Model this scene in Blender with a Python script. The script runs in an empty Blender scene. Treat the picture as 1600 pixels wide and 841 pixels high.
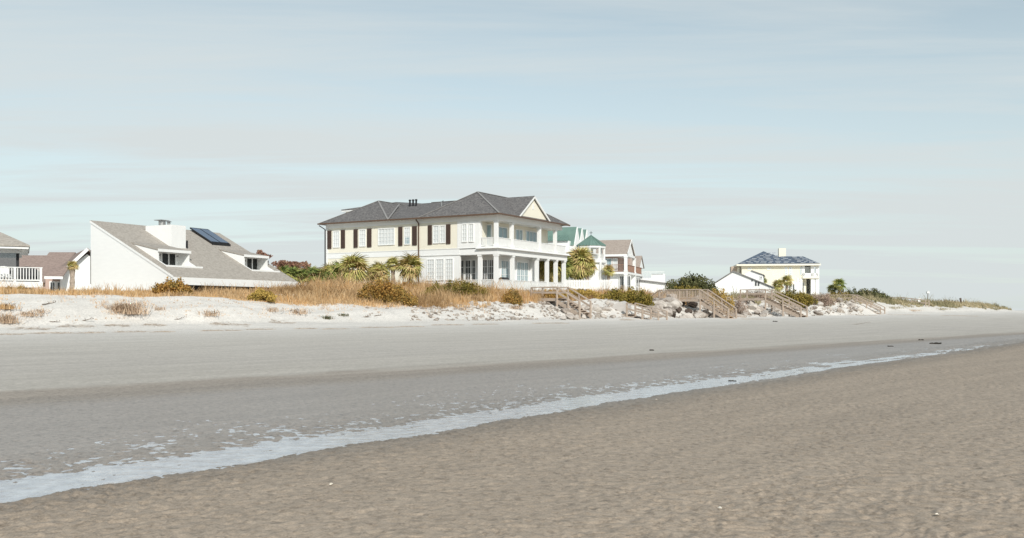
import bpy, math, random
import numpy as np
from mathutils import Vector, Matrix
PI=math.pi; R=math.radians
random.seed(7); rng=np.random.default_rng(11)
S=bpy.context.scene; COL=S.collection
F0=1500.0; HC=1.7; VH=485.0      # measured from the photograph: focal length in photo pixels, eye height, horizon row

# ---------------------------------------------------------------- camera
cd=bpy.data.cameras.new('camera'); cam=bpy.data.objects.new('camera',cd); COL.objects.link(cam)
cam.location=(0,0,HC); cam.rotation_euler=(R(90),0,0)
cd.sensor_width=36; cd.lens=36*F0/1600; cd.shift_y=(VH-420.5)/1600; cd.clip_end=20000; cd.clip_start=.1
S.camera=cam
# ---------------------------------------------------------------- world, sun, exposure
SUN=Vector((.22,-.79,.574)).normalized()
w=bpy.data.worlds.new('World'); S.world=w; w.use_nodes=True
nt=w.node_tree; N=nt.nodes; L=nt.links; N.clear()
def nd(t,**k):
    n=N.new(t)
    for a,b in k.items(): setattr(n,a,b)
    return n
def math_(op,a,b=None,clamp=False,tree=None):
    T=tree or nt
    n=T.nodes.new('ShaderNodeMath'); n.operation=op; n.use_clamp=clamp
    for i,v in enumerate((a,b)):
        if v is None: continue
        if isinstance(v,(int,float)): n.inputs[i].default_value=v
        else: T.links.new(v,n.inputs[i])
    return n.outputs[0]
sky=nd('ShaderNodeTexSky',sky_type='NISHITA',sun_disc=False)
sky.sun_elevation=math.asin(SUN.z); sky.sun_rotation=math.atan2(SUN.x,SUN.y); sky.dust_density=.6; sky.ozone_density=1.4
tc=nd('ShaderNodeTexCoord'); sep=nd('ShaderNodeSeparateXYZ'); L.new(tc.outputs['Generated'],sep.inputs[0])
zc=math_('ADD',math_('MAXIMUM',sep.outputs[2],0.0),.06)
cx=math_('DIVIDE',sep.outputs[0],zc); cy=math_('DIVIDE',sep.outputs[1],zc)
comb=nd('ShaderNodeCombineXYZ'); L.new(cx,comb.inputs[0]); L.new(cy,comb.inputs[1])
mp=nd('ShaderNodeMapping'); L.new(comb.outputs[0],mp.inputs[0]); mp.inputs['Rotation'].default_value=(0,0,R(9)); mp.inputs['Scale'].default_value=(.22,1.0,1)
mp.inputs['Location'].default_value=(1.1,2.9,0)
n1=nd('ShaderNodeTexNoise'); L.new(mp.outputs[0],n1.inputs['Vector']); n1.inputs['Scale'].default_value=1.15; n1.inputs['Detail'].default_value=9; n1.inputs['Roughness'].default_value=.62; n1.inputs['Distortion'].default_value=.5
n2=nd('ShaderNodeTexNoise'); L.new(mp.outputs[0],n2.inputs['Vector']); n2.inputs['Scale'].default_value=.33; n2.inputs['Detail'].default_value=3
# thin high cloud is optically thicker towards the horizon
low=math_('MULTIPLY',math_('SUBTRACT',.30,sep.outputs[2]),1.9)
f=math_('ADD',math_('MULTIPLY',math_('SUBTRACT',n1.outputs[0],.5),2.5),math_('MULTIPLY',math_('SUBTRACT',n2.outputs[0],.5),2.0))
f=math_('ADD',f,.44); f=math_('ADD',f,low); 
f=math_('MINIMUM',math_('MAXIMUM',f,math_('ADD',.18,math_('MULTIPLY',low,1.1))),.97)
mixn=nd('ShaderNodeMix',data_type='RGBA'); L.new(f,mixn.inputs[0])
hs=nd('ShaderNodeHueSaturation'); hs.inputs['Saturation'].default_value=.55; hs.inputs['Value'].default_value=1.12; L.new(sky.outputs[0],hs.inputs['Color'])
tint=nd('ShaderNodeMix',data_type='RGBA',blend_type='MULTIPLY'); tint.inputs[0].default_value=1; L.new(hs.outputs[0],tint.inputs[6]); tint.inputs[7].default_value=(1.0,1.14,1.09,1); L.new(tint.outputs[2],mixn.inputs[6]); mixn.inputs[7].default_value=(6.65,7.15,7.2,1)
bg=nd('ShaderNodeBackground'); bg.inputs[1].default_value=.1; L.new(mixn.outputs[2],bg.inputs[0])
wo=nd('ShaderNodeOutputWorld'); L.new(bg.outputs[0],wo.inputs[0])
sd=bpy.data.lights.new('sun','SUN'); sd.energy=3.8; sd.angle=R(.6); sd.color=(1,.965,.905)
so=bpy.data.objects.new('sun',sd); COL.objects.link(so); so.rotation_euler=SUN.to_track_quat('Z','Y').to_euler()
S.view_settings.view_transform='Standard'; S.view_settings.look='None'; S.view_settings.exposure=0.04; S.view_settings.gamma=1
S.render.resolution_x=1024; S.render.resolution_y=538

# ---------------------------------------------------------------- materials
def new_mat(name):
    m=bpy.data.materials.new(name); m.use_nodes=True
    return m,m.node_tree,m.node_tree.nodes['Principled BSDF']
def mat(name,col,rough=.7,var=.12,scale=1.5,bump=0,bscale=20,stretch=(1,1,1),spec=.3,metal=0):
    m,T,b=new_mat(name); b.inputs['Roughness'].default_value=rough; b.inputs['Specular IOR Level'].default_value=spec; b.inputs['Metallic'].default_value=metal
    t=T.nodes.new('ShaderNodeTexCoord'); mpn=T.nodes.new('ShaderNodeMapping'); mpn.inputs['Scale'].default_value=stretch
    T.links.new(t.outputs['Object'],mpn.inputs[0])
    n=T.nodes.new('ShaderNodeTexNoise'); n.inputs['Scale'].default_value=scale; n.inputs['Detail'].default_value=6; T.links.new(mpn.outputs[0],n.inputs['Vector'])
    mx=T.nodes.new('ShaderNodeMix'); mx.data_type='RGBA'
    c=np.array(col); mx.inputs[6].default_value=(*(c*(1-var*1.6)),1); mx.inputs[7].default_value=(*np.minimum(c*(1+var*1.6),1),1)
    T.links.new(n.outputs[0],mx.inputs[0]); T.links.new(mx.outputs[2],b.inputs['Base Color'])
    if bump:
        n3=T.nodes.new('ShaderNodeTexNoise'); n3.inputs['Scale'].default_value=bscale; n3.inputs['Detail'].default_value=5; T.links.new(mpn.outputs[0],n3.inputs['Vector'])
        bp=T.nodes.new('ShaderNodeBump'); bp.inputs['Strength'].default_value=bump; bp.inputs['Distance'].default_value=.05
        T.links.new(n3.outputs[0],bp.inputs['Height']); T.links.new(bp.outputs[0],b.inputs['Normal'])
    return m
def shingle_mat(name,c1,c2,course=.16,tab=.17,rough=.85):
    # courses run along object Z (height) - small tabs vary in tone
    m,T,b=new_mat(name); b.inputs['Roughness'].default_value=rough; b.inputs['Specular IOR Level'].default_value=.2
    t=T.nodes.new('ShaderNodeTexCoord'); n=T.nodes.new('ShaderNodeTexNoise'); n.inputs['Scale'].default_value=13; n.inputs['Detail'].default_value=4; n.inputs['Roughness'].default_value=.75
    T.links.new(t.outputs['Object'],n.inputs['Vector'])
    v=T.nodes.new('ShaderNodeTexVoronoi'); mpn=T.nodes.new('ShaderNodeMapping'); mpn.inputs['Scale'].default_value=(1/tab,1/tab,1/course*2)
    T.links.new(t.outputs['Object'],mpn.inputs[0]); T.links.new(mpn.outputs[0],v.inputs['Vector']); v.inputs['Scale'].default_value=1
    sp=T.nodes.new('ShaderNodeSeparateXYZ'); T.links.new(v.outputs['Color'],sp.inputs[0])
    s=math_('ADD',math_('MULTIPLY',sp.outputs[0],.55,tree=T),math_('MULTIPLY',n.outputs[0],.5,tree=T),tree=T)
    mx=T.nodes.new('ShaderNodeMix'); mx.data_type='RGBA'; mx.inputs[6].default_value=(*c1,1); mx.inputs[7].default_value=(*c2,1)
    T.links.new(s,mx.inputs[0]); T.links.new(mx.outputs[2],b.inputs['Base Color'])
    return m
def leaf_mat(name,cols,rough=.6):
    kk=1.25 if name.startswith('rust') else 1.0 if name.endswith(('stems','reeds')) else 1.1 if name.endswith('leaves') else 1.35; cols=[tuple(min(.75,q*kk) for q in c) for c in cols]
    m,T,b=new_mat(name); b.inputs['Roughness'].default_value=rough; b.inputs['Specular IOR Level'].default_value=.15
    a=T.nodes.new('ShaderNodeAttribute'); a.attribute_name='rnd'
    r=T.nodes.new('ShaderNodeValToRGB'); T.links.new(a.outputs['Fac'],r.inputs[0])
    e=r.color_ramp.elements; e[0].color=(*cols[0],1); e[1].color=(*cols[-1],1)
    for i,c in enumerate(cols[1:-1]):
        k=e.new((i+1)/(len(cols)-1)); k.color=(*c,1)
    T.links.new(r.outputs[0],b.inputs['Base Color'])
    return m
M={}
M['white']=mat('white_paint',(.80,.80,.78),.55,.02,2)
M['wood_white']=mat('white_railing_paint',(.74,.74,.72),.6,.05,3)
M['siding']=mat('white_siding',(.81,.81,.79),.6,.03,1.2,stretch=(1,1,4))
M['cream']=mat('cream_stucco',(.79,.745,.625),.7,.03,.8)
M['cream2']=mat('pale_yellow_stucco',(.75,.705,.57),.7,.04,.5)
M['pinksiding']=mat('rose_shingle_siding',(.47,.35,.30),.8,.1,3)
M['slate']=shingle_mat('dark_grey_shingles',(.05,.05,.053),(.24,.225,.215))
M['slate_cap']=mat('grey_ridge_cap',(.26,.25,.24),.8,.1,6)
M['grey_shingle']=shingle_mat('weathered_grey_shingles',(.27,.24,.205),(.46,.42,.37))
M['brown_shingle']=shingle_mat('brown_shingles',(.20,.15,.13),(.35,.27,.235))
M['tan_shingle']=shingle_mat('tan_shingles',(.26,.21,.18),(.42,.36,.31))
M['green_roof']=mat('green_metal_roof',(.15,.235,.20),.45,.1,1.5,spec=.4)
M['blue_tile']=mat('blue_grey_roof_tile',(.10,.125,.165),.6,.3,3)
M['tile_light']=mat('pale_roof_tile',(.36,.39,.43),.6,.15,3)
M['shutter']=mat('dark_brown_shutter',(.075,.048,.038),.6,.15,4)
M['gutter']=mat('copper_brown_gutter',(.12,.075,.05),.5,.2,3)
M['black']=mat('black_metal',(.02,.02,.022),.5,.2,4)
M['steel']=mat('galvanised_metal',(.35,.35,.34),.4,.15,5,metal=.6)
M['solar']=mat('solar_panel_glass',(.12,.155,.21),.25,.1,1,spec=.8)
M['wood']=mat('weathered_boardwalk_wood',(.44,.355,.285),.8,.22,4,bump=.2,bscale=15,stretch=(1,1,1))
M['wood_fresh']=mat('new_yellow_lumber',(.45,.30,.17),.75,.15,4)
M['concrete']=mat('pale_concrete',(.48,.45,.42),.85,.1,2,bump=.3)
M['grill']=mat('dark_cover',(.035,.035,.038),.6,.2,5)
M['interior']=mat('dark_shade_fill',(.06,.055,.05),.8,.2,1)
M['driftwood']=mat('grey_driftwood',(.16,.12,.09),.85,.3,8)
M['kelp']=mat('dark_seaweed',(.035,.028,.02),.5,.3,30)
M['shell']=mat('pale_shell',(.72,.66,.56),.45,.1,40)
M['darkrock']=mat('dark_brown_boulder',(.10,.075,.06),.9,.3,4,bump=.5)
M['railwood']=mat('reddish_brown_rail',(.30,.18,.13),.7,.15,3)
M['trunk']=mat('palm_trunk',(.38,.31,.25),.9,.35,9,bump=.6,bscale=14)
M['bark']=mat('bark',(.12,.09,.07),.9,.3,9)
m,T,b=new_mat('window_glass_dark'); b.inputs['Base Color'].default_value=(.075,.08,.08,1); b.inputs['Roughness'].default_value=.06; b.inputs['Specular IOR Level'].default_value=.7; M['glass']=m
m,T,b=new_mat('dim_window_glass'); b.inputs['Base Color'].default_value=(.03,.032,.03,1); b.inputs['Roughness'].default_value=.2; b.inputs['Specular IOR Level'].default_value=.15; M['dimglass']=m
m,T,b=new_mat('window_glass_sky'); b.inputs['Base Color'].default_value=(.26,.36,.39,1); b.inputs['Roughness'].default_value=.08; b.inputs['Specular IOR Level'].default_value=.8; M['glass_blue']=m  # blue of the reflected sky is put into the base colour
m,T,b=new_mat('window_with_drawn_shade'); b.inputs['Base Color'].default_value=(.62,.64,.635,1); b.inputs['Roughness'].default_value=.25; b.inputs['Specular IOR Level'].default_value=.5; M['shade']=m
# boulders: pale granite and concrete lumps
m,T,b=new_mat('pale_boulder'); b.inputs['Roughness'].default_value=.9; M['rock']=m
t=T.nodes.new('ShaderNodeTexCoord'); oi=T.nodes.new('ShaderNodeObjectInfo')
n=T.nodes.new('ShaderNodeTexNoise'); n.inputs['Scale'].default_value=2.5; n.inputs['Detail'].default_value=8; T.links.new(t.outputs['Object'],n.inputs['Vector'])
mm=math_('ADD',math_('MULTIPLY',n.outputs[0],.8,tree=T),math_('MULTIPLY',oi.outputs['Random'],.35,tree=T),tree=T)
r=T.nodes.new('ShaderNodeValToRGB'); T.links.new(mm,r.inputs[0]); e=r.color_ramp.elements
e[0].position=.28; e[0].color=(.17,.135,.11,1); e[1].position=.85; e[1].color=(.57,.525,.47,1); k=e.new(.49); k.color=(.40,.35,.305,1)
T.links.new(r.outputs[0],b.inputs['Base Color'])
n3=T.nodes.new('ShaderNodeTexNoise'); n3.inputs['Scale'].default_value=7; n3.inputs['Detail'].default_value=8; T.links.new(t.outputs['Object'],n3.inputs['Vector'])
bp=T.nodes.new('ShaderNodeBump'); bp.inputs['Strength'].default_value=.5; bp.inputs['Distance'].default_value=.08; T.links.new(n3.outputs[0],bp.inputs['Height']); T.links.new(bp.outputs[0],b.inputs['Normal'])
M['grass']=leaf_mat('dune_grass',[(.20,.12,.055),(.34,.22,.11),(.46,.33,.19),(.38,.205,.07),(.50,.37,.235),(.26,.21,.08)])
M['grassr']=leaf_mat('pale_dune_grass',[(.14,.13,.07),(.28,.24,.14),(.38,.31,.20),(.18,.18,.09)])
M['leaf_green']=leaf_mat('olive_green_leaves',[(.045,.05,.015),(.12,.12,.03),(.22,.19,.045),(.09,.09,.03)])
M['leaf_rust']=leaf_mat('rust_brown_leaves',[(.12,.06,.02),(.27,.135,.035),(.33,.20,.055),(.15,.12,.04),(.26,.10,.025)])
M['leaf_yellow']=leaf_mat('yellow_green_leaves',[(.15,.11,.03),(.36,.25,.06),(.46,.31,.09),(.27,.19,.06)])
M['leaf_dark']=leaf_mat('dark_green_leaves',[(.03,.035,.015),(.08,.085,.035),(.14,.14,.06),(.12,.09,.04)])
M['leaf_hedge']=leaf_mat('hedge_leaves',[(.05,.05,.015),(.15,.13,.03),(.27,.20,.045),(.17,.10,.03)])
M['leaf_grey']=leaf_mat('bare_grey_brown_twigs',[(.12,.085,.065),(.24,.175,.14),(.32,.24,.19),(.20,.13,.08)])
M['leaf_red']=leaf_mat('red_brown_autumn_leaves',[(.10,.05,.035),(.22,.11,.075),(.29,.16,.11),(.15,.14,.05)])
M['frond']=leaf_mat('palm_frond',[(.09,.10,.03),(.20,.20,.055),(.34,.31,.10),(.46,.38,.16),(.30,.20,.09)])
M['frondg']=leaf_mat('green_palmetto_frond',[(.05,.07,.02),(.12,.16,.045),(.20,.22,.06),(.27,.24,.08)])
M['twig']=leaf_mat('dry_tan_stems',[(.34,.24,.17),(.58,.43,.30),(.68,.54,.40),(.50,.34,.22)])
M['wrack']=leaf_mat('washed_up_reeds',[(.30,.22,.16),(.46,.36,.27),(.60,.50,.39)])

# ---------------------------------------------------------------- helpers
def tag(o,label=None,cat=None,group=None,kind=None):
    if label: o['label']=label
    if cat: o['category']=cat
    if group: o['group']=group
    if kind: o['kind']=kind
    return o
def link(o,parent=None):
    COL.objects.link(o)
    if parent is not None: o.parent=parent
    return o
def thing(name,loc,rot,label,cat,group=None):
    o=link(bpy.data.objects.new(name,None)); o.location=loc; o.rotation_euler=(0,0,rot); o.empty_display_size=.3
    return tag(o,label,cat,group)
def mesh_obj(name,me,parent=None): return link(bpy.data.objects.new(name,me),parent)
def npmesh(name,V,Fc,material,rnd=None,smooth=False):
    me=bpy.data.meshes.new(name); V=np.asarray(V,dtype=np.float32); Fc=np.asarray(Fc,dtype=np.int32); k=Fc.shape[1]
    me.vertices.add(len(V)); me.vertices.foreach_set('co',V.ravel())
    me.loops.add(Fc.size); me.loops.foreach_set('vertex_index',Fc.ravel())
    me.polygons.add(len(Fc)); me.polygons.foreach_set('loop_start',np.arange(0,Fc.size,k,dtype=np.int32))
    try: me.polygons.foreach_set('loop_total',np.full(len(Fc),k,dtype=np.int32))
    except Exception: pass
    if smooth: me.polygons.foreach_set('use_smooth',np.ones(len(Fc),dtype=bool))
    me.update(calc_edges=True)
    if rnd is not None:
        a=me.attributes.new('rnd','FLOAT','FACE'); a.data.foreach_set('value',np.asarray(rnd,dtype=np.float32))
    me.materials.append(material); return me
class MB:
    def __init__(s): s.v=[]; s.f=[]
    def poly(s,pts):
        n=len(s.v); s.v+= [tuple(p) for p in pts]; s.f.append(tuple(range(n,n+len(pts)))); return s
    def box(s,x0,x1,y0,y1,z0,z1):
        if x0>x1:x0,x1=x1,x0
        if y0>y1:y0,y1=y1,y0
        if z0>z1:z0,z1=z1,z0
        n=len(s.v); s.v+=[(x0,y0,z0),(x1,y0,z0),(x1,y1,z0),(x0,y1,z0),(x0,y0,z1),(x1,y0,z1),(x1,y1,z1),(x0,y1,z1)]
        s.f+=[tuple(n+i for i in q) for q in ((0,3,2,1),(4,5,6,7),(0,1,5,4),(1,2,6,5),(2,3,7,6),(3,0,4,7))]; return s
    def beam(s,p,q,w,h=None):
        h=h or w; p=Vector(p); q=Vector(q); d=(q-p).normalized()
        up=Vector((0,0,1)) if abs(d.z)<.95 else Vector((1,0,0))
        a=d.cross(up).normalized()*w/2; c=a.cross(d).normalized()*h/2
        n=len(s.v)
        for o in (p,q):
            for (i,j) in ((-1,-1),(1,-1),(1,1),(-1,1)): s.v.append(tuple(o+a*i+c*j))
        s.f+=[tuple(n+i for i in k) for k in ((3,2,1,0),(4,5,6,7),(0,1,5,4),(1,2,6,5),(2,3,7,6),(3,0,4,7))]; return s
    def prism(s,pts,ext):   # polygon pts extruded by vector ext, closed
        n=len(s.v); k=len(pts); ext=Vector(ext)
        s.v+=[tuple(p) for p in pts]+[tuple(Vector(p)+ext) for p in pts]
        s.f.append(tuple(range(n,n+k))); s.f.append(tuple(range(n+2*k-1,n+k-1,-1)))
        for i in range(k): j=(i+1)%k; s.f.append((n+i,n+j,n+k+j,n+k+i))
        return s
    def cyl(s,p,q,r0,r1=None,n=8):
        r1=r0 if r1 is None else r1; p=Vector(p); q=Vector(q); d=(q-p).normalized()
        up=Vector((0,0,1)) if abs(d.z)<.95 else Vector((1,0,0)); a=d.cross(up).normalized(); c=a.cross(d)
        b=len(s.v)
        for o,rr in ((p,r0),(q,r1)):
            for i in range(n): t=2*PI*i/n; s.v.append(tuple(o+a*math.cos(t)*rr+c*math.sin(t)*rr))
        for i in range(n): j=(i+1)%n; s.f.append((b+i,b+j,b+n+j,b+n+i))
        s.f.append(tuple(range(b+n-1,b-1,-1))); s.f.append(tuple(range(b+n,b+2*n))); return s
    def me(s,name,material):
        m=bpy.data.meshes.new(name); m.from_pydata(s.v,[],s.f); m.update(); m.materials.append(material)
        import bmesh
        bm=bmesh.new(); bm.from_mesh(m); bmesh.ops.recalc_face_normals(bm,faces=bm.faces); bm.to_mesh(m); bm.free()
        return m
    def build(s,name,material,parent=None): return mesh_obj(name,s.me(name,material),parent)
def box(name,material,parent,*a): return MB().box(*a).build(name,material,parent)

class Frame:  # plan frame of a building; fx/fy/fz read a distance off the photo measurements
    def __init__(s,u,Y,rot,z=0):
        s.O=((u-800)/F0*Y,Y,z); s.r=R(rot); s.c=math.cos(s.r); s.s=math.sin(s.r)
    def w(s,x,y): return (s.O[0]+s.c*x-s.s*y, s.O[1]+s.s*x+s.c*y)
    def local(s,X,Y):
        a=X-s.O[0]; b=Y-s.O[1]; return s.c*a+s.s*b, -s.s*a+s.c*b
    def fx(s,u,y=0):
        k=(u-800)/F0; return (k*(s.O[1]+s.c*y)-s.O[0]+s.s*y)/(s.c-k*s.s)
    def fy(s,u,x=0):
        k=(u-800)/F0; return (s.O[0]+s.c*x-k*(s.O[1]+s.s*x))/(s.s+k*s.c)
    def fz(s,v,x=0,y=0): return HC+(VH-v)*s.w(x,y)[1]/F0-s.O[2]
    def thing(s,*a,**k): return thing(a[0],s.O,s.r,*a[1:],**k)

# value noise -------------------------------------------------
def _hash(i,j,seed): 
    h=(i*374761393+j*668265263+seed*974711)&0xFFFFFFFF
    h=((h^(h>>13))*1274126177)&0xFFFFFFFF; h=h^(h>>16); return (h&0xFFFF)/65535.0
def vnoise(x,y,seed=0):
    x=np.asarray(x,dtype=float); y=np.asarray(y,dtype=float)
    i=np.floor(x).astype(np.int64); j=np.floor(y).astype(np.int64); a=x-i; b=y-j
    a=a*a*a*(a*(a*6-15)+10); b=b*b*b*(b*(b*6-15)+10)
    return (_hash(i,j,seed)*(1-a)+_hash(i+1,j,seed)*a)*(1-b)+(_hash(i,j+1,seed)*(1-a)+_hash(i+1,j+1,seed)*a)*b
def fbm(x,y,o=4,seed=0):
    s=0;a=.5
    for k in range(o): s=s+a*vnoise(x*2**k+k*17.3,y*2**k-k*9.1,seed+k); a*=.5
    return s/(1-.5**o)
def sst(x,a,b): t=np.clip((x-a)/(b-a),0,1); return t*t*(3-2*t)

# ---------------------------------------------------------------- the ground: one sheet, shore frame (q inland, t along the shore)
NX,NY=-.74,.673
def QT(x,y): return NX*x+NY*y, .673*x+.74*y
def XY(q,t): return NX*q+.673*t, NY*q+.74*t
def QC(t): return np.interp(t,[-60,-14,3.4,7.5,11.8,19.4,28,50,75,400],[4,7.5,9.5,10.15,10.7,11.6,12.4,14.0,15.5,15.5])
def H(x,y,fine=True):
    x=np.asarray(x,dtype=float); y=np.asarray(y,dtype=float)
    q,t=QT(x,y); tt=np.clip(t,-50,400)
    tc_=np.clip(t,-60,75); qc=QC(tc_)+.07*np.sin(t*.5)+.05*np.sin(t*1.9)
    d=q-qc
    base=np.interp(d,[-30,-8,-2.2,-.85,-.45,.42,.78,1.6,4.5,9,12],[.16,.13,.075,.038,-.022,-.018,-.001,.007,.010,.024,.07])
    up=np.interp(q,[22,30,45,53],[.0,.12,.34,.45])
    z=base+up+np.clip((t-19)*.0042,0,.9)*sst(q,24,53)
    c60=np.interp(tt,[0,21,34,44,55,70,95,112,145,158,170,185,198,209,216,224],[2.5,2.56,2.6,2.1,2.25,2.6,2.9,3.1,3.5,3.2,2.85,2.6,2.85,2.7,2.0,1.35])
    lnd=np.interp(tt,[0,40,58,100,150,170,185,198,209,216,224],[2.72,2.75,3.6,3.55,3.5,2.9,2.65,2.9,2.75,2.0,1.35])
    wq=1.2*(fbm(t*.11,q*.05,3,5)-.5)*sst(q,50,55)*2
    q2=q+wq
    toe=.53+np.clip((t-19)*.0042,0,.9)
    g=np.interp(q2,[53,55.5,57.5,60],[0,.16,.62,1.0])
    z=np.where(q2>53,toe+(c60-toe)*g,z)
    k=sst(q2,60,74); z=np.where(q2>60,c60+(lnd-c60)*k,z)
    rz_=sst(tt,80,90)*(1-sst(tt,135,150))*sst(q2,53.5,55)*(1-sst(q2,60.5,64))
    z=z-rz_*(1.15*fbm(t*.25,q*.4,2,71))
    hm=sst(q2,53,57)
    z=z+hm*(.42*(fbm(x*.26,y*.26,3,9)-.5)+.15*(fbm(x*1.3,y*1.3,3,12)-.5)*(.35+sst(tt,48,66)))*sst(240-tt,10,40)
    if fine:
        amp=.026*(1-.35*sst(q,12,16))*(1-sst(q,18.5,21))*np.interp(np.hypot(x,y),[5,25,60],[1,1,.6])
        # short-crested current ripples, crests roughly along the shore
        a=x*.95+y*.3; c=-x*.3+y*.95
        wx=(vnoise(x*2.6,y*2.6,31)-.5)*.24; wy=(vnoise(x*2.6+40,y*2.6,37)-.5)*.24
        rp=1-np.abs(2*vnoise((a+wx)*11,(c+wy)*11.5,41)-1)
        rp=.62*rp+.38*vnoise((a+wx)*21,(c+wy)*19,43)
        patch=.55+.9*vnoise(x*.5,y*.5,44)
        z=z+amp*patch*(rp-.55)
        z=z+.006*(vnoise(x*.8,y*.8,50)-.5)*(1-sst(q,20,30))
        nearch=np.exp(-(d/3.0)**2)
        far_=sst(t,12,45)
        z=z+.010*np.exp(-(np.maximum(np.abs(d)-.45,0)/.4)**2)*(np.abs(d)>.45)*1.0+.014*sst(t,30,60)*np.exp(-(d/4)**2)+.035*sst(t,44,62)*np.exp(-(d/3)**2)
        z=z+nearch*((.024+.024*far_)*(fbm(t*(7.5-3.5*far_),q*9,3,61)-.5)*2+.02*far_*(vnoise(t*.9,q*2.5,66)-.5)*2+.012*far_)
        z=z+.02*(fbm(q*.9,t*.05,3,60)-.5)*sst(q,19,24)
    return z
def Hs(x,y): return float(H(x,y,False))

rr=[]; 
rr+=list(1/np.linspace(1/4.6,1/24,440)); rr+=list(1/np.linspace(1/24,1/46,110))[1:]; rr+=list(np.linspace(46,150,420))[1:]; rr+=list(np.geomspace(150,260,70))[1:]; rr+=list(np.geomspace(260,9000,30))[1:]
rr=[.02,1.2,3]+rr
an=list(np.linspace(R(-31),R(31),720)); an=list(np.linspace(R(-180),R(-31),40))[:-1]+an+list(np.linspace(R(31),R(180),40))[1:-1]
rr=np.array(rr); an=np.array(an); A_,R_=np.meshgrid(an,rr); X=R_*np.sin(A_); Y=R_*np.cos(A_)
Z=H(X,Y); 
far=sst(R_,900,3000); Z=Z*(1-far)+0.9*far
nr,na=X.shape; idx=np.arange(nr*na).reshape(nr,na); nx=np.roll(idx,-1,axis=1)
Fq=np.stack([idx[:-1],nx[:-1],nx[1:],idx[1:]],-1).reshape(-1,4)[:, ::-1]
Fq=Fq[:, ::1]
# sand material
m,T,b=new_mat('sand'); nl=T.links.new
t=T.nodes.new('ShaderNodeTexCoord'); dn=T.nodes.new('ShaderNodeVectorMath'); dn.operation='DOT_PRODUCT'; nl(t.outputs['Object'],dn.inputs[0]); dn.inputs[1].default_value=(NX,NY,0)
dt=T.nodes.new('ShaderNodeVectorMath'); dt.operation='DOT_PRODUCT'; nl(t.outputs['Object'],dt.inputs[0]); dt.inputs[1].default_value=(.673,.74,0)
cq=T.nodes.new('ShaderNodeCombineXYZ'); nl(math_('MULTIPLY',dt.outputs['Value'],.09,tree=T),cq.inputs[0]); nl(dn.outputs['Value'],cq.inputs[1])
ns=T.nodes.new('ShaderNodeTexNoise'); nl(cq.outputs[0],ns.inputs['Vector']); ns.inputs['Scale'].default_value=1.3; ns.inputs['Detail'].default_value=6; ns.inputs['Roughness'].default_value=.65
nb=T.nodes.new('ShaderNodeTexNoise'); nl(t.outputs['Object'],nb.inputs['Vector']); nb.inputs['Scale'].default_value=.35; nb.inputs['Detail'].default_value=5
nf=T.nodes.new('ShaderNodeTexNoise'); nl(t.outputs['Object'],nf.inputs['Vector']); nf.inputs['Scale'].default_value=9; nf.inputs['Detail'].default_value=6; nf.inputs['Roughness'].default_value=.7
qq=math_('ADD',dn.outputs['Value'],math_('ADD',math_('MULTIPLY',math_('SUBTRACT',ns.outputs[0],.5,tree=T),5.0,tree=T),math_('MULTIPLY',math_('SUBTRACT',nb.outputs[0],.5,tree=T),2.2,tree=T),tree=T),tree=T)
sh_=T.nodes.new('ShaderNodeMapRange'); nl(dt.outputs['Value'],sh_.inputs[0]); sh_.inputs[1].default_value=2; sh_.inputs[2].default_value=75; sh_.inputs[3].default_value=0; sh_.inputs[4].default_value=6.3
fd=T.nodes.new('ShaderNodeMapRange'); nl(dn.outputs['Value'],fd.inputs[0]); fd.inputs[1].default_value=14.5; fd.inputs[2].default_value=19; fd.inputs[3].default_value=1; fd.inputs[4].default_value=0
amp_=T.nodes.new('ShaderNodeMapRange'); nl(dn.outputs['Value'],amp_.inputs[0]); amp_.inputs[1].default_value=15; amp_.inputs[2].default_value=30; amp_.inputs[3].default_value=.35; amp_.inputs[4].default_value=1
qq=math_('ADD',dn.outputs['Value'],math_('MULTIPLY',math_('SUBTRACT',qq,dn.outputs['Value'],tree=T),amp_.outputs[0],tree=T),tree=T)
qq=math_('SUBTRACT',qq,math_('MULTIPLY',sh_.outputs[0],fd.outputs[0],tree=T),tree=T)
qn=math_('DIVIDE',qq,70.0,tree=T)
rc=T.nodes.new('ShaderNodeValToRGB'); nl(qn,rc.inputs[0]); e=rc.color_ramp.elements
stops=[(0,(.37,.295,.222)),(7.6,(.36,.288,.218)),(8.9,(.26,.212,.165)),(9.8,(.28,.24,.20)),(12,(.33,.285,.245)),(17.0,(.33,.286,.248)),(18.6,(.31,.262,.215)),(20.4,(.35,.30,.25)),(21.4,(.44,.405,.355)),(27,(.45,.415,.37)),(38,(.49,.455,.405)),(46,(.56,.525,.475)),(52,(.65,.615,.565)),(70,(.67,.635,.58))]
e[0].position=0; e[0].color=(*stops[0][1],1); e[1].position=1; e[1].color=(*stops[-1][1],1)
for p,c in stops[1:-1]: k=e.new(p/70); k.color=(*c,1)
mx=T.nodes.new('ShaderNodeMix'); mx.data_type='RGBA'; mx.blend_type='MULTIPLY'; mx.inputs[0].default_value=1; nl(rc.outputs[0],mx.inputs[6])
v1=T.nodes.new('ShaderNodeMapRange'); nl(nf.outputs[0],v1.inputs[0]); v1.inputs[1].default_value=.25; v1.inputs[2].default_value=.75; v1.inputs[3].default_value=.72; v1.inputs[4].default_value=1.2
v2=T.nodes.new('ShaderNodeMapRange'); nl(ns.outputs[0],v2.inputs[0]); v2.inputs[1].default_value=.25; v2.inputs[2].default_value=.75; v2.inputs[3].default_value=.86; v2.inputs[4].default_value=1.13
nm=T.nodes.new('ShaderNodeTexNoise'); nl(t.outputs['Object'],nm.inputs['Vector']); nm.inputs['Scale'].default_value=3.2; nm.inputs['Detail'].default_value=5; nm.inputs['Roughness'].default_value=.6
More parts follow.
